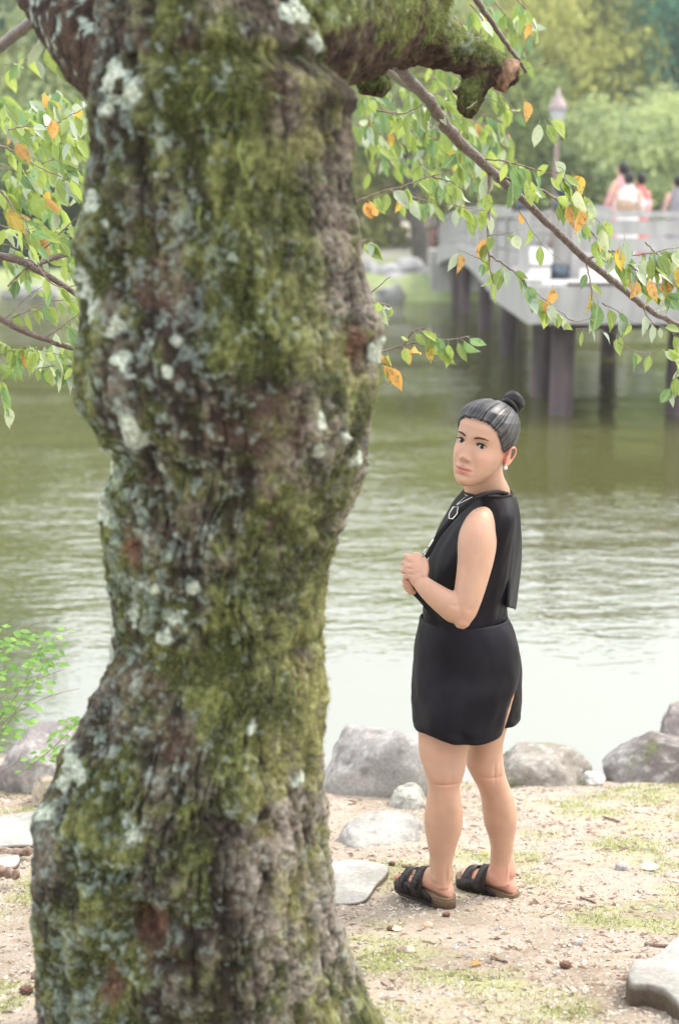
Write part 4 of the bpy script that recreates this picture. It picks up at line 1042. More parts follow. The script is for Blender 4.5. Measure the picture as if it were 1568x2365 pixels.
pebble(985, 2140, .017, 'small tan pebble right of the trunk foot', (0.38, 0.28, 0.2), 43)
pebble(1335, 2180, .018, 'grey pebble left of the long twig', (0.35, 0.34, 0.32), 44)
def stick(pts, r, label):
    b = MB(); W = []
    for (x, y) in pts: W.append(list(ground_hit(x, y) + Vector((0, 0, r * 1.2))))
    W = catmull(W, 4); b.tube(W, [r * (1 - .3 * i_ / len(W)) for i_ in range(len(W))], 7)
    tag(b.build('fallen_twig', M['root']), label, 'twig', 'fallen twigs on the bank')
stick([(1490, 2185), (1530, 2189), (1575, 2191), (1640, 2200)], .0055, 'long brown twig at the right edge above the pale slab')
stick([(1135, 2215), (1170, 2226)], .005, 'short brown twig lying left of the reddish husk')
stick([(930, 2003), (968, 2010)], .006, 'thick short twig beside the round cone')
stick([(975, 1905), (1008, 1909)], .004, 'thin twig on the pale rock')
stick([(1340, 2075), (1375, 2088)], .004, 'thin twig right of the right sandal')
stick([(978, 1962), (1012, 1960)], .004, 'thin twig left of the left calf')
stick([(1395, 1890), (1430, 1900)], .005, 'dark twig on the grass below the shore')
def ground_leaf(x, y, L_, kind, label, adeg=90):
    h = ground_hit(x, y); o = bpy.data.objects.new('fallen_leaf', BL[kind][0]); col.objects.link(o)
    a_ = math.radians(adeg); o.matrix_basis = leaf_matrix(h + Vector((0, 0, .008)), Vector((math.sin(a_), math.cos(a_), .1)), Vector((0, -.3, 1)), L_)
    tag(o, label, 'leaf', 'fallen leaves on the bank')
M['dry'] = leaf_mat('dry_leaf', (0.66, 0.56, 0.44), .2, .6, .3, .1)
BL['t'] = [leaf_blade('leaf', M['dry'], .3, .15, .33)]
ground_leaf(768, 2009, .05, 'o', 'orange leaf fallen on the slab beside the trunk', 80)
ground_leaf(1480, 2010, .075, 't', 'large pale dry leaf on the sand right of the grey pebble', 75)
ground_leaf(1085, 2236, .045, 'o', 'orange-brown leaf on the sand below the sandals', 60)
ground_leaf(1110, 1975, .03, 'y', 'tiny yellow leaf between the ankles', 80)
ground_leaf(905, 2152, .035, 't', 'small pale leaf beside the dark husk', 80)

# ------------------------------------------------------------------ bridge
M['conc'] = simple('pale_concrete', (0.31, 0.305, 0.29), (0.42, 0.415, 0.40), 0.85, 3.0, 0.3, 20, stretch=(2.5, 2.5, .5), c3=(0.20, 0.20, 0.19))
M['conc_top'] = simple('deck_concrete', (0.40, 0.39, 0.38), (0.48, 0.47, 0.46), 0.85, 1.2)
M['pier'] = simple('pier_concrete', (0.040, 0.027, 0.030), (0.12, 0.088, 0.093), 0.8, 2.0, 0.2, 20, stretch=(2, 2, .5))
M['bronze'] = simple('dark_bronze_cap', (0.025, 0.028, 0.04), (0.10, 0.13, 0.16), 0.28, 12, metal=0.6)
bridge = empty('bridge', (3.0, 19.5, 0.0), 'pale concrete footbridge on round piers that turns over the pond', 'bridge')
def deck_z(Y): return float(np.interp(Y, [19, 24, 30, 36, 42, 46.5, 52], [1.82, 1.90, 1.96, 1.95, 1.82, 1.64, 1.55]))
def lx(Y): return 2.58 + (Y - 19) * 0.024
W_B = 2.7
# deck of the straight part
ysb = np.linspace(24.5, 49, 24)
b = MB()
b.loft([[Vector((lx(y) + 0.003, y, deck_z(y))), Vector((lx(y) + W_B, y, deck_z(y))), Vector((lx(y) + W_B, y, deck_z(y) - .25)), Vector((lx(y) + .003, y, deck_z(y) - .25))] for y in ysb])
b.build('deck', M['conc_top'], bridge, False)
b = MB(); b.box((2.6 + 6.5, 23.05, 1.82 - .13), (12.9, 8.0, .26)); b.build('deck', M['conc_top'], bridge, False)
# fascias
b = MB()
b.loft([[Vector((lx(y) - .12, y, deck_z(y) + .06)), Vector((lx(y) + .06, y, deck_z(y) + .06)), Vector((lx(y) + .06, y, lo)), Vector((lx(y) - .12, y, lo))]
        for y, lo in ((y, deck_z(y) - .30 - .24 * ((y - 35.5) / 11) ** 2) for y in np.linspace(25, 46.5, 26))])
b.build('edge_beam', M['conc'], bridge, False)['label'] = 'arched edge beam'
b = MB(); b.loft([[Vector((lx(y) - .10, y, deck_z(y) + .05)), Vector((lx(y) + .1, y, deck_z(y) + .05)), Vector((lx(y) + .1, y, 1.30)), Vector((lx(y) - .10, y, 1.30))] for y in np.linspace(19.06, 24.99, 6)]); b.build('edge_beam', M['conc'], bridge, False)
b = MB(); b.box((2.475 + 6.6, 18.97, 1.545), (13.2, .16, .49)); b.build('edge_beam', M['conc'], bridge, False)['label'] = 'long level edge beam facing the shore'
M['edge_dark'] = simple('dark_strip', (0.10, 0.075, 0.07), None, .8, 5)  # colour of the thin dark line along the top of the level edge beam
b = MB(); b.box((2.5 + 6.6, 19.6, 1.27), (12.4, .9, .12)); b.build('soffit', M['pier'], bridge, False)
b = MB(); b.box((2.70 + 6.6, 18.96, 1.815), (12.6, .10, .045)); b.build('edge_strip', M['edge_dark'], bridge, False)
# piers, each a part
def pier(x, y, r, top):
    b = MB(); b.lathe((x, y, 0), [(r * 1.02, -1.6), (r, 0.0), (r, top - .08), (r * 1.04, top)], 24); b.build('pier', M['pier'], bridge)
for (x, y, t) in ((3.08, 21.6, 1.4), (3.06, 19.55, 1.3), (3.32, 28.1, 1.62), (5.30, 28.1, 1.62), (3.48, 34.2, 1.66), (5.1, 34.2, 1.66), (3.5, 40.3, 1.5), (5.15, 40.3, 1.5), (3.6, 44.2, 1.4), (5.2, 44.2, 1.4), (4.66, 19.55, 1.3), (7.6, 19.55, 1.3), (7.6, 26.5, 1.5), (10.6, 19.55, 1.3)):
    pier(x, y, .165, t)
# cross heads
for y in (28.1, 34.2, 40.3):
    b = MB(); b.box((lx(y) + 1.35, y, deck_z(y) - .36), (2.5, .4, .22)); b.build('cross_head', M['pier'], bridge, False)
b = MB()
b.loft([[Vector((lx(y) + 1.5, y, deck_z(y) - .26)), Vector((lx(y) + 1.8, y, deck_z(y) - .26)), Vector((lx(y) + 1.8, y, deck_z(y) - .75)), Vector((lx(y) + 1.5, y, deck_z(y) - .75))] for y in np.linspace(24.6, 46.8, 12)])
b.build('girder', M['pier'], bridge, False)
# abutment
b = MB(); b.box((4.45, 48.2, .72), (2.9, 2.2, 1.8)); b.build('abutment', M['conc'], bridge, False)
# railings: posts and rails
def rail_run(p0, p1, zf, n, h=.92, rails=((.90, .09, .07), (.715, .20, .03), (.47, .20, .03), (.23, .18, .03))):
    p0 = Vector(p0); p1 = Vector(p1); d = p1 - p0
    for (rz_, hh, th_) in rails:
        mb = MB(); rings = []
        nrm = Vector((-d.y, d.x, 0)).normalized() * th_
        for k_ in range(13):
            q_ = p0 + d * (k_ / 12); z_ = zf(q_.y) + rz_
            rings.append([Vector((q_.x, q_.y, z_ + hh / 2)) - nrm, Vector((q_.x, q_.y, z_ + hh / 2)) + nrm, Vector((q_.x, q_.y, z_ - hh / 2)) + nrm, Vector((q_.x, q_.y, z_ - hh / 2)) - nrm])
        mb.loft(rings); mb.build('rail', M['conc'], bridge, False)
    for k_ in range(n + 1):
        q_ = p0 + d * (k_ / n); z_ = zf(q_.y)
        mb = MB(); mb.box((q_.x, q_.y, z_ + .46), (.15, .15, .92)); mb.build('post', M['conc'], bridge, False)
flat_z = lambda Y: 1.82
rail_run((lx(25) + .1, 24.6, 0), (lx(46) + .1, 47, 0), deck_z, 9)
rail_run((lx(25) + 2.55, 27.2, 0), (lx(46) + 2.55, 47, 0), deck_z, 8)
rail_run((3.35, 20.6, 0), (15, 20.6, 0), flat_z, 6)
rail_run((5.5, 26.9, 0), (15, 26.9, 0), flat_z, 5)
rail_run((2.62, 20.6, 0), (2.70, 24.6, 0), flat_z, 2)
def newel(x, y, z, s=1.0):
    mb = MB(); mb.lathe((x, y, z), [(.115 * s, 0), (.11 * s, .92 * s), (.12 * s, .94 * s), (.12 * s, .98 * s)], 20); o = mb.build('newel_post', M['conc'], bridge)
    mb = MB(); mb.lathe((x, y, z), [(.135 * s, -.02), (.135 * s, .20 * s)], 20); mb.build('base_shoe', M['bronze'], o)
    mb = MB(); mb.lathe((x, y, z), [(.125 * s, .93 * s), (.128 * s, 1.06 * s), (.10 * s, 1.10 * s), (.06 * s, 1.13 * s), (.06 * s, 1.15 * s), (.10 * s, 1.18 * s), (.125 * s, 1.24 * s), (.11 * s, 1.31 * s), (.06 * s, 1.36 * s), (.012 * s, 1.41 * s)], 20); mb.build('finial', M['bronze'], o)
newel(3.13, 20.5, 1.82); newel(3.0, 23.8, 1.85); newel(5.45, 26.9, 1.84)

# lamp on the bridge
lp = empty('street_lamp', (4.95, 33.5, deck_z(33.5)), 'slim street lamp with a pale cone-shaped hood, right of the bridge railing', 'street lamp')
M['lamp_metal'] = simple('lamp_post_paint', (0.20, 0.14, 0.13), (0.26, 0.19, 0.18), .5, 5)
M['lamp_hood'] = simple('lamp_hood_paint', (0.33, 0.26, 0.25), None, .4, 5)
M['lamp_glass'] = simple('frosted_lamp_glass', (0.50, 0.52, 0.52), None, .35, 5)
z0 = deck_z(33.5)
b = MB(); b.lathe((4.95, 33.5, z0), [(.12, 0), (.11, .3), (.06, .4), (.05, 2.6), (.045, 2.75)], 14); b.build('lamp_post', M['lamp_metal'], lp)
b = MB(); b.lathe((4.95, 33.5, z0), [(.06, 2.72), (.13, 2.85), (.18, 3.05), (.2, 3.1)], 16); b.build('lamp_shade', M['lamp_glass'], lp)
b = MB(); b.lathe((4.95, 33.5, z0), [(.24, 3.1), (.235, 3.14), (.16, 3.28), (.07, 3.42), (.02, 3.58)], 16); b.build('hood', M['lamp_hood'], lp)

# ------------------------------------------------------------------ far shore stones
rr = random.Random(12)
for k_ in range(26):
    x = -16 + k_ * 1.05 + rr.uniform(-.3, .3)
    if 2.2 < x < 5.8: continue
    y = 48.0 - 1.2 * math.sin(x * 0.17 + 0.5) - 0.5 * math.sin(x * .53) + rr.uniform(-.1, .3)
    w = rr.uniform(.45, .8); h = rr.uniform(.3, .6)
    me = rock_mesh('rock', (w, w * .7, h), 500 + k_, sub=3, c1=(0.20, 0.20, 0.19), c2=(0.34, 0.34, 0.33), rough=.2)
    o = put('rock', me, loc=(x, y, .12), mat=M['rock'])
    tag(o, 'grey edging stone of the far bank, ' + ('left of the trunk or hidden by it' if x < -1.5 else 'between the trunk and the bridge' if x < 3 else 'right of the bridge head'), 'rock', 'edging stones of the far bank')
for k_, (x, y, w, h, z_) in enumerate(((1.6, 49.5, .6, .5, .7), (2.4, 49.8, .7, .5, .9), (1.0, 50.2, .5, .4, .9), (0.2, 49.8, .55, .35, .7), (2.9, 49.4, .5, .6, .5), (1.9, 48.8, .7, .4, .45))):
    me = rock_mesh('rock', (w, w * .7, h), 600 + k_, sub=3, c1=(0.22, 0.22, 0.22), c2=(0.38, 0.38, 0.38), rough=.2)
    tag(put('rock', me, loc=(x, y, z_), mat=M['rock']), 'grey stone ' + ('left of the middle of', 'near the top of', 'behind the left side of', 'at the left end of', 'at the right end, against the bridge, of', 'lowest, by the water, of')[k_] + ' the rock pile', 'rock', 'rock pile by the abutment')

# ------------------------------------------------------------------ trees beyond the pond
def crown_mesh(name, seed, n_cl, per, rad3, leaf, lobes=7, mats=None):
    """uneven crown: several lobes, each of many clumps of small faces, with gaps"""
    r2 = np.random.default_rng(seed)
    lob = r2.normal(0, 0.42, (lobes, 3)) * np.array([1, 1, .8]); lr = r2.uniform(.38, .62, lobes)
    ci = r2.integers(0, lobes, n_cl)
    d = r2.normal(size=(n_cl, 3)); d /= np.linalg.norm(d, axis=1)[:, None]
    cc = lob[ci] + d * (lr[ci] * r2.uniform(.55, 1.05, n_cl))[:, None]
    cs = r2.uniform(.06, .13, n_cl)
    pos = np.repeat(cc, per, 0) + r2.normal(0, 1, (n_cl * per, 3)) * np.repeat(cs, per)[:, None] * np.array([1, 1, .6])
    pos = pos * np.array(rad3)
    n = len(pos)
    a = r2.normal(size=(n, 3)); a /= np.linalg.norm(a, axis=1)[:, None]; b_ = np.cross(a, r2.normal(size=(n, 3))); b_ /= np.linalg.norm(b_, axis=1)[:, None] + 1e-9
    s = (leaf * r2.uniform(.6, 1.4, n))[:, None]
    V = np.stack([pos - a * s, pos + b_ * s * .5, pos + a * s, pos - b_ * s * .5], 1).reshape(-1, 3)
    Fc = np.arange(n * 4).reshape(-1, 4)
    me = mesh_np(name, V, Fc, False)
    set_attr(me, 'tint', np.repeat(r2.random(n_cl), per) * .7 + r2.random(n) * .3, 'FACE')
    return me
FOL = {'lime': leaf_mat('foliage_yellow_green', (0.39, 0.43, 0.15), .42, .7, .2, .35), 'green': leaf_mat('foliage_green', (0.25, 0.34, 0.15), .42, .7, .2, .35),
       'teal': leaf_mat('foliage_blue_green', (0.07, 0.20, 0.155), .3, .7, .2, .3), 'pale': leaf_mat('foliage_pale_green', (0.38, 0.48, 0.27), .42, .7, .2, .3), 'dark': leaf_mat('foliage_dark', (0.06, 0.10, 0.05), .3, .7, .2, .35)}
CR = {}
for k_, key in enumerate(FOL):
    for v_ in range(2):
        me = crown_mesh('crown', 700 + k_ * 10 + v_, 620, 26, (1, 1, 1), .035 if key != 'teal' else .03, 8 + v_); me.materials.append(FOL[key]); CR[(key, v_)] = me
M['far_trunk'] = simple('far_trunk_bark', (0.05, 0.042, 0.037), (0.10, 0.085, 0.075), .9, 3)
nt_ = [0]
def far_tree(x, Y, H, W, key, label, zlow=.2, lean=0.0, trunk_r=None, grp='trees beyond the pond', bare=0.3):
    """x in view pixels at the horizon, Y metres, H height, W crown half width"""
    X = (x - 784) / F * Y; z0 = float(far_z(np.array([X]), np.array([Y]))[0]) - .2
    e = empty('tree', (X, Y, z0), label, 'tree', grp)
    rr = random.Random(nt_[0]); nt_[0] += 1
    tr = trunk_r or H * .017
    tp = [Vector((X, Y, z0)), Vector((X + lean * .3 * H * .2, Y, z0 + H * .2)), Vector((X + lean * .2 * H + rr.uniform(-.2, .2), Y, z0 + H * .5)), Vector((X + lean * .3 * H, Y, z0 + H * .85))]
    mb = MB(); mb.tube([Vector(w) for w in catmull([list(q_) for q_ in tp], 4)], [tr * (1.25 - 1.1 * i_ / 13) for i_ in range(13)], 9)
    for k_ in range(5):
        s_ = tp[1].lerp(tp[3], .1 + .16 * k_); a_ = rr.uniform(0, 2 * PI)
        mb.tube([s_, s_ + Vector((math.cos(a_) * W * .35, math.sin(a_) * W * .35, H * .10)), s_ + Vector((math.cos(a_) * W * .65, math.sin(a_) * W * .65, H * .16))], [tr * .4, tr * .25, tr * .1], 6)
    mb.build('trunk', M['far_trunk'], e)
    hz = H * (1 - bare) / 2
    c_ = bpy.data.objects.new('crown', CR[(key, rr.randrange(2))]); col.objects.link(c_); c_.parent = e
    c_.matrix_parent_inverse = Matrix.Translation(-Vector((X, Y, z0)))
    c_.location = (X + lean * .25 * H, Y, z0 + H * bare + hz * .9); c_.scale = (W, W, hz * 1.12); c_.rotation_euler = (0, 0, rr.uniform(0, 6.28))
    return e
K = 'trees beyond the pond'
far_tree(1180, 62, 12.2, 5.0, 'lime', 'tall yellow-green tree above the middle of the bridge', bare=.12)
far_tree(1290, 66, 13.2, 3.8, 'lime', 'tall yellow-green tree behind the couple on the bridge', bare=.12)
far_tree(1420, 58, 7.2, 4.0, 'pale', 'low pale green tree spreading behind the kimono group', bare=.05)
far_tree(1545, 57, 5.6, 3.4, 'pale', 'low pale green tree at the right edge beyond the bridge', bare=.05)
far_tree(1270, 60, 7.5, 3.2, 'green', 'low bushy green tree behind the street lamp', bare=.05)
far_tree(1590, 63.5, 13.5, 4.4, 'teal', 'large blue-green tree at the far right, behind the pale ones', bare=.1)
far_tree(1740, 70, 14, 7.5, 'teal', 'blue-green tree outside the right edge', bare=.1)
far_tree(1010, 70, 13, 5.5, 'pale', 'pale green tree left of the yellow-green ones', bare=.33)
far_tree(1110, 74, 10, 4.5, 'green', 'round green tree between the pale and the yellow-green one', bare=.33)
far_tree(860, 72, 14, 6, 'green', 'green tree right of the mossy trunk', bare=.33)
far_tree(700, 68, 15, 6, 'lime', 'yellow-green tree behind the mossy trunk', bare=.12)
far_tree(440, 80, 23, 6.5, 'green', 'green tree hidden behind the mossy trunk', bare=.12)
far_tree(380, 66, 15, 6, 'pale', 'pale tree hidden behind the mossy trunk', bare=.12)
far_tree(210, 64, 10.0, 5.0, 'lime', 'broad yellow-green tree left of the mossy trunk', bare=.05)
far_tree(60, 62, 10.5, 5.0, 'pale', 'broad pale tree at the left edge beyond the pond', bare=.05)
far_tree(130, 82, 25, 9.5, 'teal', 'tall blue-green tree behind the broad ones on the left', bare=.1)
far_tree(-90, 78, 22, 8, 'teal', 'blue-green tree outside the left edge', bare=.1)
far_tree(140, 55.5, 4.2, 2.4, 'dark', 'dark round bush on the left far bank', bare=.0)
far_tree(20, 55, 4.6, 2.6, 'dark', 'larger dark bush at the left edge of the far bank', bare=.0)
far_tree(240, 57, 4.0, 2.2, 'green', 'small green bush beside the trunk\'s left edge', bare=.0)
far_tree(-240, 66, 14, 7, 'lime', 'yellow-green tree beyond the left edge', bare=.1)
far_tree(1940, 64, 14, 7, 'lime', 'yellow-green tree beyond the right edge', bare=.1)
far_tree(2250, 64, 15, 8, 'green', 'green tree further beyond the right edge', bare=.1)
far_tree(-520, 66, 15, 8, 'green', 'green tree further beyond the left edge', bare=.1)
far_tree(-900, 66, 15, 9, 'lime', 'yellow-green tree far beyond the left edge', bare=.1)
far_tree(2600, 66, 15, 9, 'lime', 'yellow-green tree far beyond the right edge', bare=.1)
for x, lab in ((450, 'dark'), (900, 'dark'), (1250, 'teal'), (1050, 'teal'), (650, 'dark'), (1480, 'dark'), (250, 'teal')):
    far_tree(x, 98, 19 if x > 600 else 27, 9.5, lab, 'dark tree of the wood that closes the view', bare=.05, grp='dark wood behind the lawn')
# leaning tree by the bridge head
lt = far_tree(975, 52.5, 7.5, 2.8, 'green', 'leaning tree on the lawn beside the bridge head', lean=-.42, trunk_r=.34, bare=.55, grp=None)

# wooded hill closing the view, far behind
hb = MB(); rings = []
hx = np.linspace(-300, 300, 80); hyv = np.linspace(150, 420, 20)
HX, HY = np.meshgrid(hx, hyv); pH = np.stack([HX, HY, HX * 0], -1).reshape(-1, 3)
HZ = 4 + 34 * sst(HY, 150, 300) * (1 + .25 * fbm(pH * .012, 3, 91).reshape(HX.shape)) + 2.5 * fbm(pH * .12, 3, 93).reshape(HX.shape)
hm_ = mesh_np('hill', np.stack([HX, HY, HZ], -1).reshape(-1, 3), grid_faces(20, 80))
M['hill'] = simple('wooded_hill', (0.05, 0.09, 0.05), (0.10, 0.15, 0.07), .9, .12)
put('wooded_hill', hm_, mat=M['hill'])['kind'] = 'structure'

# ------------------------------------------------------------------ far people
M['skin'] = None
def skin_material():
    m, N, L, b = new_mat('skin')
    a = N.new('ShaderNodeAttribute'); a.attribute_name = 'Col'
    tc = N.new('ShaderNodeTexCoord'); n = N.new('ShaderNodeTexNoise'); n.inputs['Scale'].default_value = 22; n.inputs['Detail'].default_value = 5
    L.new(tc.outputs['Object'], n.inputs['Vector'])
    mr = N.new('ShaderNodeMapRange'); mr.inputs['To Min'].default_value = .9; mr.inputs['To Max'].default_value = 1.1; L.new(n.outputs['Fac'], mr.inputs['Value'])
    vm = N.new('ShaderNodeVectorMath'); vm.operation = 'SCALE'; L.new(a.outputs['Color'], vm.inputs[0]); L.new(mr.outputs[0], vm.inputs['Scale'])
    L.new(vm.outputs[0], b.inputs['Base Color'])
    b.inputs['Roughness'].default_value = .48; b.inputs['Specular IOR Level'].default_value = .4
    b.inputs['Subsurface Weight'].default_value = .15; b.inputs['Subsurface Scale'].default_value = .02; b.inputs['Subsurface Radius'].default_value = (1, .35, .2)
    n2 = N.new('ShaderNodeTexNoise'); n2.inputs['Scale'].default_value = 900; L.new(tc.outputs['Object'], n2.inputs['Vector'])
    bp = N.new('ShaderNodeBump'); bp.inputs['Strength'].default_value = .08; bp.inputs['Distance'].default_value = .001
    L.new(n2.outputs['Fac'], bp.inputs['Height']); L.new(bp.outputs[0], b.inputs['Normal'])
    return m
M['skin'] = skin_material()
M['hair'] = simple('black_hair', (0.006, 0.005, 0.006), (0.014, 0.011, 0.012), .4, 60, 0.3, 300, spec=0.3)
def cloth(name, c): return simple(name, c, tuple(v * .8 for v in c), .8, 5)
def far_person(X, Y, z, H, face, top, low, label, obi=None, grp=None, sleeves=True):
    """standing figure in a long robe or clothes, face = direction it looks"""
    e = empty('person', (X, Y, z), label, 'person', grp)
    R = Matrix.Rotation(face, 3, 'Z'); o3 = Vector((X, Y, z)); s = H / 1.62
    def q(x, y, zz_): return o3 + R @ Vector((x * s, y * s, zz_ * s))
    mb = MB()
    for sg in (-1, 1):
        mb.tube([q(.08 * sg, 0, .05), q(.08 * sg, 0, .45), q(.08 * sg, 0, .85)], [.045 * s, .055 * s, .075 * s], 10)
        mb.tube([q(.08 * sg, .0, .035), q(.085 * sg, .14, .03)], [.035 * s, .03 * s], 8)
        mb.tube([q(.17 * sg, 0, 1.30), q(.22 * sg, .05, 1.05), q(.12 * sg, .2, .98)], [.05 * s, .042 * s, .028 * s], 9)
        for f_ in range(4): mb.tube([q((.12 - .01 * f_) * sg, .22, .985 - .015 * f_), q((.08 - .01 * f_) * sg, .25, .975 - .015 * f_)], [.009 * s, .007 * s], 5)
    mb.tube([q(0, 0, .82), q(0, 0, 1.05), q(0, 0, 1.28), q(0, 0, 1.36)], [.15 * s, .125 * s, .15 * s, .08 * s], 14, flat=.65)
    mb.tube([q(0, 0, 1.33), q(0, .01, 1.44)], [.05 * s, .048 * s], 10)
    mb.ell(q(0, .02, 1.515), (.072 * s, .088 * s, .108 * s), R, 16, 12)
    mb.tube([q(0, .10, 1.52), q(0, .118, 1.495)], [.01 * s, .012 * s], 6)
    me, V, Nn, Fc = voxel_union(mb, .016 * s); set_attr(me, 'Col', np.tile([.62, .40, .29], (len(V), 1)))
    put('body', me, e, mat=M['skin'])
    mb = MB(); mb.ell(q(0, -.018, 1.54), (.088 * s, .098 * s, .112 * s), R, 14, 10); mb.ell(q(0, -.10, 1.53), (.045 * s, .04 * s, .045 * s), R, 10, 8); mb.build('hair', M['hair'], e)
    mb = MB(); mb.tube([q(0, 0, .95), q(0, 0, 1.1), q(0, 0, 1.27), q(0, 0, 1.37)], [.17 * s, .155 * s, .175 * s, .09 * s], 16, flat=.72)
    if sleeves:
        for sg in (-1, 1):
            mb.tube([q(.15 * sg, 0, 1.30), q(.23 * sg, .04, 1.10), q(.16 * sg, .15, .98)], [.055 * s, .062 * s, .065 * s], 12, flat=.55)
    mb.build('jacket' if not obi else 'kimono_top', top, e)
    mb = MB(); mb.loft([[q(r_ * math.cos(a_) , r_ * .75 * math.sin(a_), zz_) for a_ in np.linspace(0, 2 * PI, 18, endpoint=False)] for r_, zz_ in ((.17, 1.0), (.185, .8), (.18, .5), (.17, .12))]); mb.build('skirt', low, e)
    if obi: 
        mb = MB(); mb.tube([q(0, 0, .98), q(0, 0, 1.13)], [.178 * s, .178 * s], 16, flat=.78, cap=False); mb.box(q(0, -.16, 1.08), (.2 * s, .09 * s, .2 * s), face); mb.build('sash', obi, e)
    return e
cW = cloth('white_cloth', (.78, .76, .74)); cR = cloth('coral_cloth', (.62, .16, .16)); cP = cloth('pink_cloth', (.66, .36, .36)); cB = cloth('blue_cloth', (.28, .36, .50)); cG = cloth('grey_cloth', (.25, .25, .28)); cT = cloth('tan_cloth', (.45, .32, .22))
gk = 'group in kimono on the bridge'
def at(x, Y): return (x - 784) / F * (Y * CP + .1)
far_person(at(1430, 25.2), 25.2, 1.86, 1.72, 0.7, cP, cP, 'tall dark-haired person in a pink robe, leftmost of the bridge group', obi=cR, grp=gk)
far_person(at(1446, 23.8), 23.8, 1.82, 1.56, -.5, cW, cW, 'person in a white robe in the middle of the bridge group', obi=cT, grp=gk)
far_person(at(1472, 25.0), 25.0, 1.82, 1.58, .5, cR, cR, 'person in a coral red robe, rightmost of the bridge group', obi=cP, grp=gk)
far_person(at(1557, 25.6), 25.6, 1.82, 1.55, 0.3, cG, cG, 'dark-haired person in grey at the right edge of the bridge')
def fz(X, Y): return float(far_z(np.array([X]), np.array([Y]))[0])
far_person(at(908, 66), 66, fz(at(908, 66), 66), 1.65, 2.0, cB, cG, 'distant person in light blue on the path left of the leaning tree')
far_person(at(885, 68), 68, fz(at(885, 68), 68), 1.65, 1.0, cG, cG, 'distant person in dark grey beside the one in light blue')
far_person(at(1018, 60), 60, fz(at(1018, 60), 60), 1.2, 1.0, cG, cG, 'small dark post at the head of the bridge, shaped as a figure')  # stands for a dark bollard, modelled with the person shape
far_person(at(1000, 66), 66, fz(at(1000, 66), 66), 1.65, 2.5, cW, cP, 'distant person in white right of the leaning tree')

# ================================================================== the woman
WYC = 4.30
woman = empty('person', (P(1105, 2088, 4.32)), 'woman in a black sleeveless playsuit and black sandals looking back over her shoulder', 'person')
def ring_at(y, xl, xr, Yc, ry, yaw=0.0, n=40, pw=2.0, dz=None):
    c = P((xl + xr) / 2, y, Yc); k = ppm(c); ex = (xr - xl) / 2 / k
    s_, c_ = math.sin(yaw), math.cos(yaw)
    a2 = (ex * ex - (ry * s_) ** 2) / (c_ * c_); a = math.sqrt(max(a2, (ex * .5) ** 2))
    out = []
    for j in range(n):
        t_ = 2 * PI * j / n; cx, sy = math.cos(t_), math.sin(t_)
        x = a * math.copysign(abs(cx) ** (2 / pw), cx); y_ = ry * math.copysign(abs(sy) ** (2 / pw), sy)
        out.append(Vector((c.x + x * c_ - y_ * s_, c.y + x * s_ + y_ * c_, c.z + (dz(t_) if dz else 0))))
    return out
def interp_rows(rows, n=5):
    return [tuple(r_) for r_ in catmull(rows, n)]
body = MB()
# --- legs (rows: y, left x, right x, Y, depth radius)
legL = [(1560, 968, 1095, 4.28, .075), (1640, 966, 1092, 4.265, .075), (1705, 965, 1086, 4.245, .074), (1744, 968, 1078, 4.235, .073), (1778, 979, 1073, 4.22, .068), (1800, 985, 1066, 4.22, .062), (1817, 988, 1061, 4.22, .058), (1842, 985, 1064, 4.225, .060),
        (1878, 980, 1068, 4.235, .064), (1905, 979, 1068, 4.24, .064), (1930, 983, 1061, 4.24, .057), (1955, 987, 1053, 4.24, .049), (1980, 992, 1047, 4.24, .041), (2005, 996, 1041, 4.24, .036), (2025, 998, 1039, 4.245, .035), (2042, 997, 1040, 4.25, .040)]
legR = [(1560, 1060, 1196, 4.38, .095), (1640, 1068, 1180, 4.38, .090), (1693, 1075, 1166, 4.375, .082), (1720, 1078, 1161, 4.37, .076), (1744, 1076, 1161, 4.365, .068), (1766, 1076, 1163, 4.36, .064), (1793, 1089, 1168, 4.36, .058), (1817, 1102, 1177, 4.37, .057), (1842, 1110, 1186, 4.375, .058),
        (1878, 1114, 1193, 4.385, .061), (1905, 1118, 1192, 4.39, .058), (1930, 1127, 1188, 4.39, .052), (1955, 1132, 1185, 4.39, .045), (1980, 1131.5, 1181, 4.39, .040), (2003, 1130, 1178, 4.39, .036), (2022, 1130, 1178, 4.39, .035), (2036, 1130, 1180, 4.395, .040)]
for lg in (legL, legR):
    body.loft([ring_at(y, l, r_, Y_, d_, n=28) for (y, l, r_, Y_, d_) in interp_rows(lg, 4)])
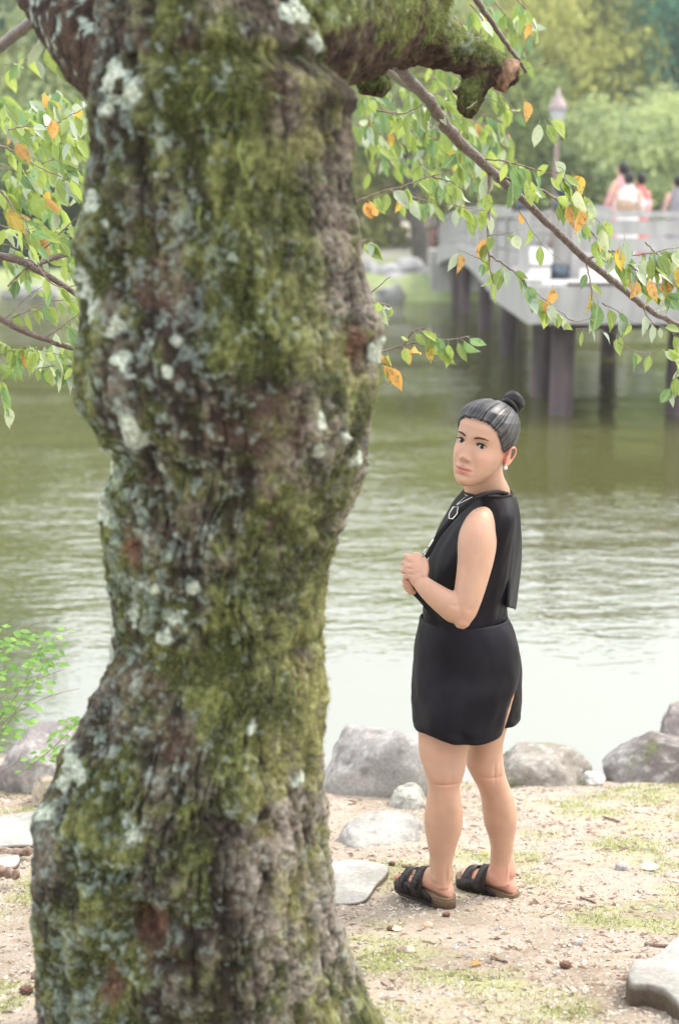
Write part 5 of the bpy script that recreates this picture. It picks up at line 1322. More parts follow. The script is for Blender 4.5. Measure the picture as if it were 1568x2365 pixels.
# --- feet
FD = Vector((-0.68, 0.73, 0)).normalized()          # where the feet point
FS = Vector((FD.y, -FD.x, 0))
def foot(heel, out_deg, zsole):
    R = Matrix.Rotation(math.radians(out_deg), 3, 'Z'); D = R @ FD; S = Vector((D.y, -D.x, 0))
    def q(f_, s_, z_): return Vector((heel.x, heel.y, zsole)) + D * f_ * .90 + S * s_ * .95 + Vector((0, 0, z_ * .95))
    return q, D, S
hL = P(1036, 2070, 4.235); hR = P(1183, 2060, 4.385)
zsL = gz1(hL.x, hL.y) + .036; zsR = gz1(hR.x, hR.y) + .036
zL_ = P(1036, 2099, hL.y).z; zR_ = P(1183, 2089, hR.y).z
feet = []
for hp, deg, zs in ((hL, 2, zL_ + .040), (hR, 6, zR_ + .040)):
    q, D, S = foot(hp, deg, zs); feet.append((q, D, S, zs))
    # foot body: heel ball, instep, toes
    def fr(f_, w, h, zc=None, n=20):
        c = q(f_, 0, 0); out = []
        for j in range(n):
            t_ = 2 * PI * j / n; z_ = h / 2 + h / 2 * math.sin(t_)
            out.append(q(f_, w * math.cos(t_) * (1 if math.sin(t_) < 0.3 else .92), max(0, z_)))
        return out
    body.loft([fr(f_, w, h) for f_, w, h in ((-.012, .014, .03), (-.002, .026, .05), (.02, .032, .085), (.05, .032, .105), (.08, .033, .092), (.11, .036, .072), (.14, .040, .055), (.165, .043, .042), (.185, .042, .032))])
    body.tube([q(.03, 0, .075), q(.045, 0, .12)], [.036, .037], 14)
    for k_, (s_, f_, r_) in enumerate(((-.028, .232, .0125), (-.010, .233, .009), (.005, .226, .0085), (.020, .216, .008), (.032, .203, .0075))):
        sg = s_ * (1 if hp is hL else -1)
        sg = sg if True else s_
        body.tube([q(.17, sg * .95, .016), q(f_ - .02, sg, .017), q(f_ - .004, sg, .012)], [r_ * 1.1, r_, r_ * .9], 8)
# --- trunk of the body (under the clothes)
tor = [(1700, 985, 1165, 4.31, .075), (1600, 972, 1188, 4.31, .130), (1530, 972, 1188, 4.31, .140), (1470, 975, 1176, 4.31, .130), (1420, 984, 1158, 4.31, .115), (1380, 992, 1158, 4.31, .112), (1330, 998, 1166, 4.31, .120), (1290, 1000, 1172, 4.31, .130),
       (1240, 1020, 1178, 4.31, .145), (1200, 1042, 1178, 4.31, .150), (1175, 1058, 1178, 4.31, .130), (1152, 1072, 1176, 4.31, .095)]
body.loft([ring_at(y, l, r_, Y_, d_, .18, 32) for (y, l, r_, Y_, d_) in interp_rows(tor, 3)])
# neck
nk = [(1190, 1082, 1182, 4.32, .075), (1160, 1076, 1181, 4.315, .068), (1140, 1072, 1179, 4.31, .062), (1122, 1071, 1174, 4.30, .057), (1105, 1072, 1165, 4.29, .054), (1085, 1074, 1160, 4.28, .053), (1060, 1080, 1160, 4.27, .053)]
body.loft([ring_at(y, l, r_, Y_, d_, .1, 30) for (y, l, r_, Y_, d_) in interp_rows(nk, 3)])
# --- left arm
k0 = 3285 / 4.2
def pxr(v, Y=4.12): return v / (F / (Y * CP + .2))
arm = [(1128, 1200, 4.22, 30), (1112, 1212, 4.165, 43), (1104, 1235, 4.145, 52), (1101, 1262, 4.135, 53.5), (1098, 1292, 4.125, 50), (1092, 1325, 4.115, 46), (1084, 1362, 4.10, 42), (1077, 1392, 4.09, 38), (1072, 1415, 4.085, 33), (1067, 1433, 4.08, 24)]
W = catmull([list(P(x, y, Y)) + [pxr(r_)] for x, y, Y, r_ in arm], 4)
body.tube([w[:3] for w in W], [w[3] for w in W], 24, flat=.80, up=Vector((0, 1, 0)))
fa = [(1068, 1410, 4.09, 30), (1052, 1404, 4.085, 37), (1025, 1389, 4.085, 31), (1002, 1372, 4.09, 27), (984, 1357, 4.10, 23), (970, 1343, 4.115, 19.5), (963, 1334, 4.12, 19)]
W = catmull([list(P(x, y, Y)) + [pxr(r_)] for x, y, Y, r_ in fa], 4)
body.tube([w[:3] for w in W], [w[3] for w in W], 20, flat=.85, up=Vector((0, 1, 0)))
# left hand: palm, four curled fingers, thumb
hp = [(966, 1338, 4.12, 19), (960, 1322, 4.125, 24), (955, 1306, 4.135, 25), (951, 1296, 4.145, 21)]
W = catmull([list(P(x, y, Y)) + [pxr(r_)] for x, y, Y, r_ in hp], 3)
body.tube([w[:3] for w in W], [w[3] for w in W], 18, flat=.62, up=Vector((0, 1, 0)))
def finger(pts, r0, r1):
    W = catmull([list(P(*q_)) for q_ in pts], 3)
    body.tube(W, [r0 + (r1 - r0) * i_ / (len(W) - 1) for i_ in range(len(W))], 10)
finger([(952, 1294, 4.135), (938, 1285, 4.15), (940, 1283, 4.185), (955, 1286, 4.20)], .0088, .0075)
finger([(946, 1305, 4.135), (933, 1301, 4.155), (933, 1302, 4.19), (950, 1305, 4.205)], .0088, .0075)
finger([(944, 1318, 4.135), (931, 1318, 4.155), (931, 1320, 4.19), (949, 1322, 4.205)], .0086, .0073)
finger([(946, 1331, 4.135), (935, 1333, 4.155), (936, 1336, 4.185), (951, 1337, 4.195)], .0078, .0067)
finger([(978, 1330, 4.11), (982, 1312, 4.125), (978, 1294, 4.15), (966, 1284, 4.175), (958, 1281, 4.185)], .0125, .0090)
# right arm behind, hand below the left one
ra = [(1150, 1205, 4.46, 38), (1130, 1270, 4.47, 42), (1095, 1340, 4.46, 38), (1060, 1392, 4.43, 32), (1020, 1380, 4.36, 27), (985, 1362, 4.29, 22), (962, 1350, 4.245, 18)]
W = catmull([list(P(x, y, Y)) + [pxr(r_)] for x, y, Y, r_ in ra], 4)
body.tube([w[:3] for w in W], [w[3] for w in W], 18, flat=.85, up=Vector((0, 1, 0)))
W = catmull([list(P(x, y, Y)) + [pxr(r_)] for x, y, Y, r_ in ((966, 1352, 4.245, 18), (955, 1346, 4.23, 21), (948, 1340, 4.22, 18))], 3)
body.tube([w[:3] for w in W], [w[3] for w in W], 16, flat=.6, up=Vector((0, 1, 0)))
finger([(948, 1338, 4.215), (936, 1340, 4.20), (934, 1342, 4.175), (946, 1345, 4.165)], .0095, .0078)
finger([(948, 1346, 4.215), (937, 1350, 4.20), (935, 1352, 4.175), (948, 1354, 4.165)], .0098, .0078)
finger([(950, 1354, 4.215), (941, 1359, 4.20), (940, 1361, 4.175), (951, 1362, 4.165)], .0092, .0075)
finger([(954, 1360, 4.215), (947, 1367, 4.20), (947, 1369, 4.18), (956, 1368, 4.17)], .0082, .0068)
finger([(962, 1342, 4.22), (956, 1330, 4.20), (952, 1322, 4.19)], .0105, .0085)

# --- head
HS = 1.10
yaw_, pit_, rol_ = math.radians(34), math.radians(0), math.radians(12)
Fv = Vector((-math.sin(yaw_), -math.cos(yaw_), 0)); Lv = Vector((math.cos(yaw_), -math.sin(yaw_), 0)); Uv = Vector((0, 0, 1))
HR = Matrix((Lv, Fv, Uv)).transposed()                 # local x=left, y=forward, z=up
# pitch about the left axis (chin down +), roll about the view so that the crown leans right
HR = Matrix.Rotation(rol_, 3, Vector((0, 1, 0))) @ Matrix.Rotation(pit_, 3, Lv) @ HR
HC = P(1116, 1025, 4.235)
def hw(x, y, z): return HC + HR @ (Vector((x, y, z)) * HS)
sl = np.array([  # z, half width, front y, back y
    (-.118, .006, .056, .044), (-.114, .018, .070, .030), (-.107, .028, .080, .014), (-.094, .040, .0860, -.006), (-.075, .0525, .0870, -.028), (-.052, .0630, .0870, -.050), (-.030, .0690, .0870, -.072), (0, .0710, .0855, -.088),
    (.028, .0730, .0900, -.096), (.050, .0735, .0885, -.098), (.072, .0700, .0800, -.093), (.090, .0605, .0640, -.078), (.103, .0450, .0440, -.058), (.111, .0270, .0230, -.036), (.115, .0080, .0040, -.012)])
def sprof(z):
    return [np.interp(z, sl[:, 0], sl[:, 1]) * .965, np.interp(z, sl[:, 0], sl[:, 2]), np.interp(z, sl[:, 0], sl[:, 3])]
def feat(x, z):
    """relief of the face, added to the forward direction"""
    g = lambda cx, cz, sx, sz: np.exp(-((x - cx) / sx) ** 2 - ((z - cz) / sz) ** 2)
    d = 0 * x
    for s_ in (-1, 1):
        d = d - .0095 * g(s_ * .030, .004, .018, .011)              # sockets
        d = d + .0035 * g(s_ * .0315, .0010, .013, .007)            # lids
        d = d + .0020 * g(s_ * .030, .022, .020, .007)             # brows
        d = d + .0045 * g(s_ * .044, -.026, .020, .018)            # cheeks
        d = d + .0075 * g(s_ * .0125, -.0400, .0050, .0055)         # nostril wings
        d = d - .0025 * g(s_ * .028, -.056, .006, .016)            # fold beside the mouth
    d = d + .0070 * g(0, .004, .0070, .016) + .0130 * g(0, -.020, .0070, .015) + .0175 * g(0, -.0355, .0085, .0085)
    d = d + .0070 * g(0, -.0640, .018, .0050) + .0078 * g(0, -.0755, .0155, .0058) - .0065 * g(0, -.0695, .021, .0018) - .0020 * g(0, -.056, .004, .006)
    d = d - .0040 * g(0, -.087, .018, .006) + .0040 * g(0, -.102, .018, .010)
    return d
def front_y(x, z):
    w, f_, b_ = sprof(z); t_ = np.clip(np.abs(x) / w, 0, .999)
    return f_ * (1 - t_ ** 2.3) ** (1 / 2.3) + feat(np.asarray(x, float), np.asarray(z, float))
nz_, na_ = 120, 110
zsl = np.linspace(-.118, .115, nz_); rings = []
for z in zsl:
    w, f_, b_ = sprof(z); c_ = b_ + .46 * (f_ - b_)
    ring = []
    for j in range(na_):
        t_ = 2 * PI * j / na_; sx, cy = math.sin(t_), math.cos(t_)
        ex = 2 / 2.25
        x = w * math.copysign(abs(sx) ** ex, sx); ay = (f_ - c_) if cy > 0 else (c_ - b_)
        y = c_ + ay * math.copysign(abs(cy) ** ex, cy)
        if cy > 0: y += float(feat(np.array(x), np.array(z))) * min(1, cy * 2.0)
        ring.append(hw(x, y, z))
    rings.append(ring)
body.loft(rings)
# ears
for s_ in (-1, 1):
    ex = .0700 * s_
    body.ell(hw(ex + .004 * s_, -.014, -.016), (.0075, .0155, .026), HR @ Matrix.Rotation(math.radians(14) * 1, 3, 'X') @ Matrix.Rotation(math.radians(-22) * s_, 3, 'Z'), 14, 12)
    pts = [hw(ex + .009 * s_, .000, -.004), hw(ex + .013 * s_, -.008, .010), hw(ex + .016 * s_, -.022, .010), hw(ex + .017 * s_, -.029, -.004), hw(ex + .014 * s_, -.024, -.022), hw(ex + .010 * s_, -.013, -.036), hw(ex + .006 * s_, -.005, -.042)]
    W = catmull([list(q_) for q_ in pts], 4); body.tube(W, [.0040 + .0018 * max(0, (i_ / len(W)) - .6) for i_ in range(len(W))], 8)
bme, BV, BN, BF = voxel_union(body, .0025)
# light smoothing away from the face and hands, skin tones
loc = (BV - np.array(HC)) @ np.array(HR) / HS                 # into head coordinates
isface = (np.abs(loc[:, 0]) < .085) & (loc[:, 1] > -.03) & (np.abs(loc[:, 2]) < .13)
if BF is not None:
    SV = smooth_np(BV.copy(), BF, 8, .5); S1 = smooth_np(BV.copy(), BF, 1, .5)
    dh = np.linalg.norm(BV - np.array(P(950, 1320, 4.17)), axis=1)
    wgt = np.where(isface | (dh < .10), 0, 1)[:, None]; BV2 = SV * wgt + S1 * (1 - wgt)
else: BV2 = BV
def relief(c, sx, sz, amp, sy=.05):
    global BV2
    c = np.array(c); d_ = BV2 - c; w_ = np.exp(-(d_[:, 0] / sx) ** 2 - (d_[:, 2] / sz) ** 2 - (d_[:, 1] / sy) ** 2)
    BV2 = BV2 + BN * (amp * w_)[:, None]
relief(P(1030, 1812, 4.165), .034, .0045, -.0040); relief(P(1040, 1796, 4.17), .012, .022, -.0030); relief(P(1008, 1800, 4.17), .010, .03, .0025)   # hollow of the left knee
relief(P(1142, 1782, 4.31), .006, .030, -.0045); relief(P(1158, 1778, 4.32), .006, .028, .0030); relief(P(1132, 1795, 4.31), .03, .0045, -.0035)        # right knee
relief(P(1050, 1875, 4.18), .022, .045, .0040); relief(P(1012, 1868, 4.18), .020, .040, .0030); relief(P(1170, 1872, 4.33), .020, .045, .0040)          # calves
relief(P(1003, 2035, 4.21), .012, .012, .0050); relief(P(1030, 2022, 4.215), .006, .03, -.0030); relief(P(1036, 2022, 4.22), .005, .03, .0025)             # ankle, heel cord
relief(P(1138, 2030, 4.36), .012, .012, .0045); relief(P(1172, 2015, 4.36), .005, .03, .0025)
relief(P(1085, 1408, 4.05), .012, .010, -.0030); relief(P(1050, 1398, 4.05), .012, .006, -.0025)
for ky in (1293, 1306, 1318, 1330): relief(P(943, ky, 4.13), .005, .004, .0020, .03)
for ky in (1299.5, 1312, 1324.5): relief(P(946, ky, 4.12), .010, .0022, -.0030, .04)
bme.vertices.foreach_set('co', BV2.astype(np.float32).ravel()); bme.update()
skin = np.tile(np.array([.45, .270, .185]), (len(BV), 1))
nsk = fbm(BV * 14, 3, 901)[:, None]; skin = skin * (1 + .09 * nsk) * (1 + .05 * fbm(BV * 45, 3, 902)[:, None] * np.array([.6, 1.2, 1.2]))
def tint_at(mask, c, a_):
    global skin
    m_ = (np.clip(mask, 0, 1) * a_)[:, None]; skin = skin * (1 - m_) + np.array(c) * m_
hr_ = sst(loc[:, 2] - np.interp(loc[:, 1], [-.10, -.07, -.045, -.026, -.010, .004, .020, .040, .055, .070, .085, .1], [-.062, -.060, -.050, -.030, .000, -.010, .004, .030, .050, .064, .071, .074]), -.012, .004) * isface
tint_at(hr_, (.06, .045, .045), .75)  # dark hair roots and the hair's shadow, painted into the skin
front = (loc[:, 1] > .045) & isface
gx = lambda cx, cz, sx, sz: np.exp(-((loc[:, 0] - cx) / sx) ** 2 - ((loc[:, 2] - cz) / sz) ** 2) * front
for s_ in (-1, 1):
    tint_at(gx(s_ * .042, -.030, .018, .016), (.66, .33, .25), .5)
    tint_at(gx(s_ * .031, .010, .016, .006), (.48, .27, .19), .45)
    tint_at(gx(s_ * .0095, -.0470, .0045, .0022), (.20, .09, .06), .6)  # shade of the nostrils painted into the skin colour
lipx = np.abs(loc[:, 0]) / .0250
up_ = front & (loc[:, 2] < -.0600 + .0015 * np.cos(loc[:, 0] * 300) - .0075 * lipx ** 2) & (loc[:, 2] > -.0700) & (lipx < 1)
lo_ = front & (loc[:, 2] > -.0815 + .0105 * lipx ** 2) & (loc[:, 2] <= -.0690) & (lipx < 1)
tint_at((up_ | lo_).astype(float), (.44, .145, .125), .8)
tint_at(gx(0, -.0695, .020, .0015), (.10, .03, .03), .9)
ear = (np.abs(loc[:, 0]) > .066) & (np.abs(loc[:, 2]) < .04) & (loc[:, 1] < .01) & (loc[:, 1] > -.05)
tint_at(ear.astype(float), (.66, .26, .18), .55)
for c_, r_, a_ in ((P(1030, 1812, 4.165), .035, .35), (P(1140, 1790, 4.31), .035, .35), (P(1070, 1425, 4.05), .03, .35), (P(1100, 1225, 4.09), .05, .15), (P(1020, 1735, 4.17), .05, .18)):
    tint_at(np.exp(-(np.linalg.norm(BV - np.array(c_), axis=1) / r_) ** 2), (.56, .27, .19), a_)
hk = BV[:, 2] < zL_ + .09
tint_at(hk.astype(float), (.64, .31, .24), .4)
dk = np.exp(-(np.linalg.norm(BV - np.array(P(950, 1320, 4.17)), axis=1) / .05) ** 2); tint_at(dk, (.62, .30, .23), .4)
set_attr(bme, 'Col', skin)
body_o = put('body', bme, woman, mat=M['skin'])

# --- eyes, brows
M['eye'] = simple('eye_white', (.42, .38, .35), None, .3, 5, spec=.3)
M['iris'] = simple('dark_iris', (.018, .010, .007), None, .25, 5, spec=.3)
M['brow'] = simple('dark_brow', (.05, .028, .020), None, .8, 5)
M['lash'] = simple('lash_line', (.012, .008, .008), None, .7, 5)
for s_ in (-1, 1):
    cx, cz, a_, h_ = .0315 * s_, .0015, .0158, .0068
    rings = []
    def eye_y(x, z): return float(front_y(np.array(cx), np.array(cz))) + .0030 - 9 * (x - cx) ** 2 - 14 * (z - cz) ** 2 - (.0022 if abs(x - cx) > .011 else 0)
    vs = [hw(cx, eye_y(cx, cz), cz)]; fs = []; nn_ = 24
    for k_ in (1, 2, 3):
        for j in range(nn_):
            t_ = 2 * PI * j / nn_; f_ = k_ / 3
            x = cx + a_ * f_ * math.cos(t_); hh = h_ * f_ * (abs(math.sin(t_)) ** 1.0)
            z = cz + (hh if math.sin(t_) > 0 else -hh * .8) + .0015 * ((x - cx) * s_ / a_)
            vs.append(hw(x, eye_y(x, z) - (.0015 if k_ == 3 else 0), z))
    for j in range(nn_): fs.append((0, 1 + j, 1 + (j + 1) % nn_))
    for k_ in range(2):
        for j in range(nn_): fs.append((1 + k_ * nn_ + j, 1 + (k_ + 1) * nn_ + j, 1 + (k_ + 1) * nn_ + (j + 1) % nn_, 1 + k_ * nn_ + (j + 1) % nn_))
    mb = MB(); mb.add(vs, fs); eo = mb.build('eye', M['eye'], woman)
    # iris looks at the camera
    ix = cx + .0042; mb = MB(); mb.ell(hw(ix, eye_y(ix, cz + .0006) - .0004, cz + .0006), (.0058 * HS, .0026 * HS, .0056 * HS), HR, 16, 10); mb.build('iris', M['iris'], eo)
    mb = MB(); pts = []
    for t_ in np.linspace(-1, 1, 9):
        x = cx + a_ * 1.08 * t_; z = cz + h_ * (1 - t_ * t_) * 1.02 + .0022 * t_ * s_; pts.append(list(hw(x, eye_y(x, z) + .0004, z)))
    mb.tube(pts, [.0008, .0014, .0017, .0018, .0018, .0018, .0017, .0014, .0009], 6); mb.build('eyelash', M['lash'], eo)
    mb = MB(); pts = []
    for t_ in np.linspace(-1, 1, 11):
        x = s_ * (.0315 + .0175 * t_); z = .0200 + .0050 * (1 - ((t_ - .25) / 1.1) ** 2) - .0012 * t_
        pts.append(list(hw(x, float(front_y(np.array(x), np.array(z))) + .0004, z)))
    mb.tube(pts, [.0022, .0031, .0034, .0034, .0033, .0031, .0028, .0024, .0019, .0013, .0007], 8, flat=.5, up=HR @ Vector((0, 1, 0))); mb.build('eyebrow', M['brow'], woman)
mb = MB(); mb.ell(hw(.0785, -.006, -.0465), (.0062, .0062, .0062), None, 12, 10); mb.build('earring', M['white_metal'], woman)['label'] = 'white pearl earring'
# teeth glimpse
# --- hair: cap with combed grooves gathered to the bun
BUN = np.array([0.012, -.066, .098])
def hairline(x, y):
    return np.interp(y, [-.10, -.07, -.045, -.026, -.010, .004, .020, .040, .055, .070, .085, .1], [-.062, -.060, -.050, -.030, .000, -.010, .004, .030, .050, .064, .071, .074])
nz_, na_ = 200, 720
vs = np.zeros((nz_, na_, 3))
zsl = np.linspace(-.085, .1165, nz_)
for i_, z in enumerate(zsl):
    zc = min(z, .115); w, f_, b_ = sprof(zc)
    t_ = 2 * PI * np.arange(na_) / na_; sx, cy = np.sin(t_), np.cos(t_); ex = 2 / 2.25
    x = w * np.sign(sx) * np.abs(sx) ** ex; y = np.where(cy > 0, f_, -b_) * np.sign(cy) * np.abs(cy) ** ex
    vs[i_, :, 0] = x; vs[i_, :, 1] = y; vs[i_, :, 2] = z
hv = vs.reshape(-1, 3)
nrm = hv / np.array([.072 ** 2, .09 ** 2, .115 ** 2]); nrm /= np.linalg.norm(nrm, axis=1)[:, None]
d = hv - BUN; ax = BUN / np.linalg.norm(BUN)
e1_ = np.cross(ax, [1, 0, 0]); e1_ /= np.linalg.norm(e1_); e2_ = np.cross(ax, e1_)
angb = np.arctan2(d @ e2_, d @ e1_); rb = np.linalg.norm(d, axis=1)
wob = vn(hv * 30, 915) * .05; ca_, sa_ = np.cos(angb + wob), np.sin(angb + wob)
gro = vn(np.stack([ca_ * 16, sa_ * 16, rb * 9], -1), 911) * .15 + vn(np.stack([ca_ * 42, sa_ * 42, rb * 12], -1), 912) * .4 + vn(np.stack([ca_ * 80, sa_ * 95, rb * 20], -1), 916) * .45
hl = hairline(hv[:, 0], hv[:, 1]) + vn(np.stack([angb * 40, hv[:, 0] * 0, hv[:, 0] * 0], -1), 913) * .004 + gro * .006
over = (hv[:, 2] - hl)
off = -.005 + .0085 * sst(over, -.004, .006) + .0065 * sst(over, .004, .045) + gro * .0007
hv = hv + nrm * off[:, None]
wv = np.array([list(hw(*q_)) for q_ in hv])
i = np.arange((nz_ - 1) * na_).reshape(nz_ - 1, na_); jn = np.roll(i, -1, 1)
hf = np.stack([i, jn, jn + na_, i + na_], -1).reshape(-1, 4)
def hair_material():
    m, N, L, b = new_mat('combed_hair')
    a = N.new('ShaderNodeAttribute'); a.attribute_name = 'strand'
    r_ = N.new('ShaderNodeValToRGB'); r_.color_ramp.elements[0].color = (.006, .005, .007, 1); r_.color_ramp.elements[1].color = (.035, .033, .037, 1)
    r_.color_ramp.elements[0].position = .3; r_.color_ramp.elements[1].position = .85
    L.new(a.outputs['Fac'], r_.inputs[0]); L.new(r_.outputs[0], b.inputs['Base Color'])
    mr = N.new('ShaderNodeMapRange'); mr.inputs['From Min'].default_value = .3; mr.inputs['From Max'].default_value = .7; mr.inputs['To Min'].default_value = .15; mr.inputs['To Max'].default_value = .7
    L.new(a.outputs['Fac'], mr.inputs['Value']); L.new(mr.outputs[0], b.inputs['Specular IOR Level'])
    b.inputs['Roughness'].default_value = .45; b.inputs['IOR'].default_value = 1.75
    return m
M['comb'] = hair_material()
hme = mesh_np('hair', wv, hf); set_attr(hme, 'strand', np.clip(gro * .7 + .5, 0, 1))
hair = put('hair', hme, woman, mat=M['comb'])
# bun and tie
bc = Vector(BUN); axl = Vector((.12, -.72, .68)).normalized(); u1 = axl.orthogonal().normalized(); u2 = axl.cross(u1)
nu, nv_ = 96, 28; bv = []; bst = []
for i_ in range(nu):
    a_ = 2 * PI * i_ / nu
    for j in range(nv_):
        c_ = 2 * PI * j / nv_; tw_ = math.sin(c_ * 7 + a_ * 4) * .0009 + math.sin(c_ * 3 - a_ * 2 + 1) * .0012
        R_ = .0150 + (.0180 + tw_) * math.cos(c_)
        q_ = bc + axl * (.036 + (.0190 + tw_) * math.sin(c_)) + (u1 * math.cos(a_) + u2 * math.sin(a_)) * max(R_, .0005)
        bv.append(list(hw(*q_))); bst.append(.5 + .5 * math.sin(c_ * 9 + a_ * 4))
bi = np.arange(nu * nv_).reshape(nu, nv_)
bf = np.stack([bi, np.roll(bi, -1, 0), np.roll(np.roll(bi, -1, 0), -1, 1), np.roll(bi, -1, 1)], -1).reshape(-1, 4)
bm_ = mesh_np('bun', np.array(bv), bf); set_attr(bm_, 'strand', np.array(bst) * .3); put('bun', bm_, hair, mat=M['hair'])
mb = MB(); pts = [hw(*(bc + axl * .014 + (u1 * math.cos(a_) + u2 * math.sin(a_)) * .022)) for a_ in np.linspace(0, 2 * PI, 26)]; mb.tube(pts, .0085, 10, cap=False); mb.build('hair_wrap', M['hair'], hair)
# loose hairs
mb = MB(); rh = random.Random(8)
for k_ in range(60):
    a_ = rh.uniform(0, 2 * PI); s0 = Vector((rh.gauss(0, .03), -.08 + rh.gauss(0, .02), -.03 + rh.gauss(0, .02))) if k_ % 2 else Vector((.06 * math.sin(a_), -.02 + .06 * math.cos(a_), .108 - .02 * rh.random()))
    d0 = Vector((rh.gauss(0, .4), -.6, rh.gauss(.1 if k_ % 2 == 0 else -.6, .4))).normalized(); L_ = rh.uniform(.015, .035)
    pts = [hw(*s0), hw(*(s0 + d0 * L_ * .5)), hw(*(s0 + d0 * L_ + Vector((rh.gauss(0, .006), 0, rh.gauss(-.004, .006)))))]
    mb.tube(pts, [.00028, .00022, .0001], 4)
mb.build('loose_hair', M['hair'], hair)

# --- clothes
def fold_loft(rows, yaw, n, amp, seed, name, mat, open_bottom=True, freq=9, parent=woman, th=.003, pw=2.1):
    rings = [ring_at(y, l, r_, Y_, d_, yaw, n, pw) for (y, l, r_, Y_, d_) in interp_rows(rows, 6)]
    R_ = np.array([[tuple(v) for v in r_] for r_ in rings]); c_ = R_.mean(1, keepdims=True)
    dirv = R_ - c_; dirv[:, :, 2] = 0; ln = np.linalg.norm(dirv, axis=2, keepdims=True); dirv = dirv / ln
    t_ = np.linspace(0, 1, len(rings))[:, None]
    th_ = np.linspace(0, 2 * PI, n, endpoint=False)[None]
    q_ = np.stack([np.cos(th_) * freq * .35 + 0 * t_, np.sin(th_) * freq * .35 + 0 * t_, t_ * 2.4 + 0 * th_], -1).reshape(-1, 3)
    f_ = (fbm(q_, 2, seed) * 1.0).reshape(R_.shape[:2]) + .45 * fbm(q_ * np.array([2.4, 2.4, 3.0]), 3, seed + 1).reshape(R_.shape[:2])
    R_ = R_ + dirv * (f_ * (amp[0] + (amp[1] - amp[0]) * t_))[:, :, None]
    V_ = R_.reshape(-1, 3); m_ = len(rings)
    i = np.arange((m_ - 1) * n).reshape(m_ - 1, n); jn = np.roll(i, -1, 1)
    Fc = np.stack([i, jn, jn + n, i + n], -1).reshape(-1, 4)
    return V_, Fc, rings
def cloth_obj(name, parts, mat, th=.003, parent=woman):
    V_ = []; F_ = []; b_ = 0
    for v_, f_ in parts: V_.append(v_); F_.append(f_ + b_); b_ += len(v_)
    me = mesh_np(name, np.concatenate(V_), np.concatenate(F_)); o = put(name, me, parent, mat=mat)
    md = o.modifiers.new('thickness', 'SOLIDIFY'); md.thickness = th; md.offset = -1
    return o
top_rows = [(1436, 972, 1170, 4.31, .122), (1415, 974, 1168, 4.31, .122), (1390, 978, 1168, 4.31, .124), (1350, 984, 1174, 4.31, .132), (1318, 985, 1179, 4.31, .142), (1285, 990, 1183, 4.31, .152), (1250, 1004, 1186, 4.31, .162), (1218, 1022, 1187, 4.31, .172),
            (1192, 1040, 1187, 4.31, .176), (1170, 1053, 1186, 4.31, .168), (1152, 1064, 1184, 4.31, .140), (1140, 1070, 1181, 4.31, .108), (1136, 1074, 1179, 4.31, .088)]
v1, f1, _ = fold_loft(top_rows, .22, 96, (.012, .004), 921, 'top', M['fabric'])
cloth_obj('top', [(v1, f1)], M['fabric'])
sh1 = [(1425, 973, 1170, 4.31, .124), (1450, 966, 1182, 4.31, .135), (1490, 961, 1192, 4.31, .146), (1535, 957, 1194, 4.305, .152), (1575, 955, 1188, 4.29, .155), (1615, 955, 1174, 4.275, .150), (1655, 956, 1162, 4.26, .145), (1678, 957, 1156, 4.255, .145)]
v1, f1, _ = fold_loft(sh1, .15, 120, (.0060, .0130), 931, 'shorts', M['fabric'], freq=4.5)
# the hem dips towards the middle
zb = v1.reshape(-1, 120, 3); tt_ = np.linspace(0, 1, zb.shape[0])[:, None] ** 5
near_ = sst(4.30 - zb[:, :, 1], -.02, .08); xc_ = P(1085, 1700, 4.2).x; xe_ = P(985, 1700, 4.2).x
zb[:, :, 2] -= tt_ * near_ * (.010 * np.exp(-((zb[:, :, 0] - xc_) / .085) ** 2)); zb[:, :, 2] += tt_ * .012 * np.exp(-((zb[:, :, 0] - xe_) / .05) ** 2)
sh2 = [(1440, 1075, 1178, 4.36, .11), (1490, 1068, 1193, 4.37, .12), (1535, 1066, 1200, 4.38, .125), (1590, 1070, 1201, 4.39, .125), (1630, 1076, 1199, 4.40, .120), (1652, 1080, 1198, 4.405, .117)]
v2, f2, _ = fold_loft(sh2, .1, 96, (.003, .010), 941, 'shorts', M['fabric'], freq=4.5)
cloth_obj('shorts', [(v1, f1), (v2, f2)], M['fabric'])
# waist seam, armhole and neck bindings
mb = MB(); W = ring_at(1431, 970, 1172, 4.31, .1265, .2, 60, 2.1); W.append(W[0]); mb.tube(W, .0028, 6, cap=False); mb.build('waist_seam', M['fabric'], woman)
mb = MB(); W = ring_at(1136, 1072, 1181, 4.31, .090, .22, 50, 2.1); W.append(W[0]); mb.tube(W, .004, 8, cap=False); mb.build('collar', M['fabric'], woman)
# back panel hanging from the shoulders
pan = [(1148, 1160, 1186, 4.30), (1165, 1168, 1193, 4.29), (1190, 1172, 1198, 4.285), (1222, 1176, 1202, 4.28), (1260, 1176, 1202, 4.28), (1300, 1174, 1199, 4.28), (1344, 1172, 1194, 4.28), (1380, 1169, 1190, 4.28), (1402, 1168, 1187, 4.28)]
vs = []; fs = []
rows_ = interp_rows([list(q_) for q_ in pan], 3)
for i_, (y, l, r_, Y_) in enumerate(rows_):
    for j in range(9):
        f_ = j / 8; q_ = P(l + (r_ - l) * math.sin(f_ * PI * .5), y + 6 * f_ * (i_ / len(rows_)), Y_ - .04 + .24 * f_); vs.append(tuple(q_ + Vector((.003 * math.sin(f_ * 9 + i_ * .3), 0, 0))))
for i_ in range(len(rows_) - 1):
    for j in range(8): fs.append((i_ * 9 + j, i_ * 9 + j + 1, (i_ + 1) * 9 + j + 1, (i_ + 1) * 9 + j))
mb = MB(); mb.add(vs, fs); o = mb.build('back_panel', M['fabric'], woman); md = o.modifiers.new('t', 'SOLIDIFY'); md.thickness = .004
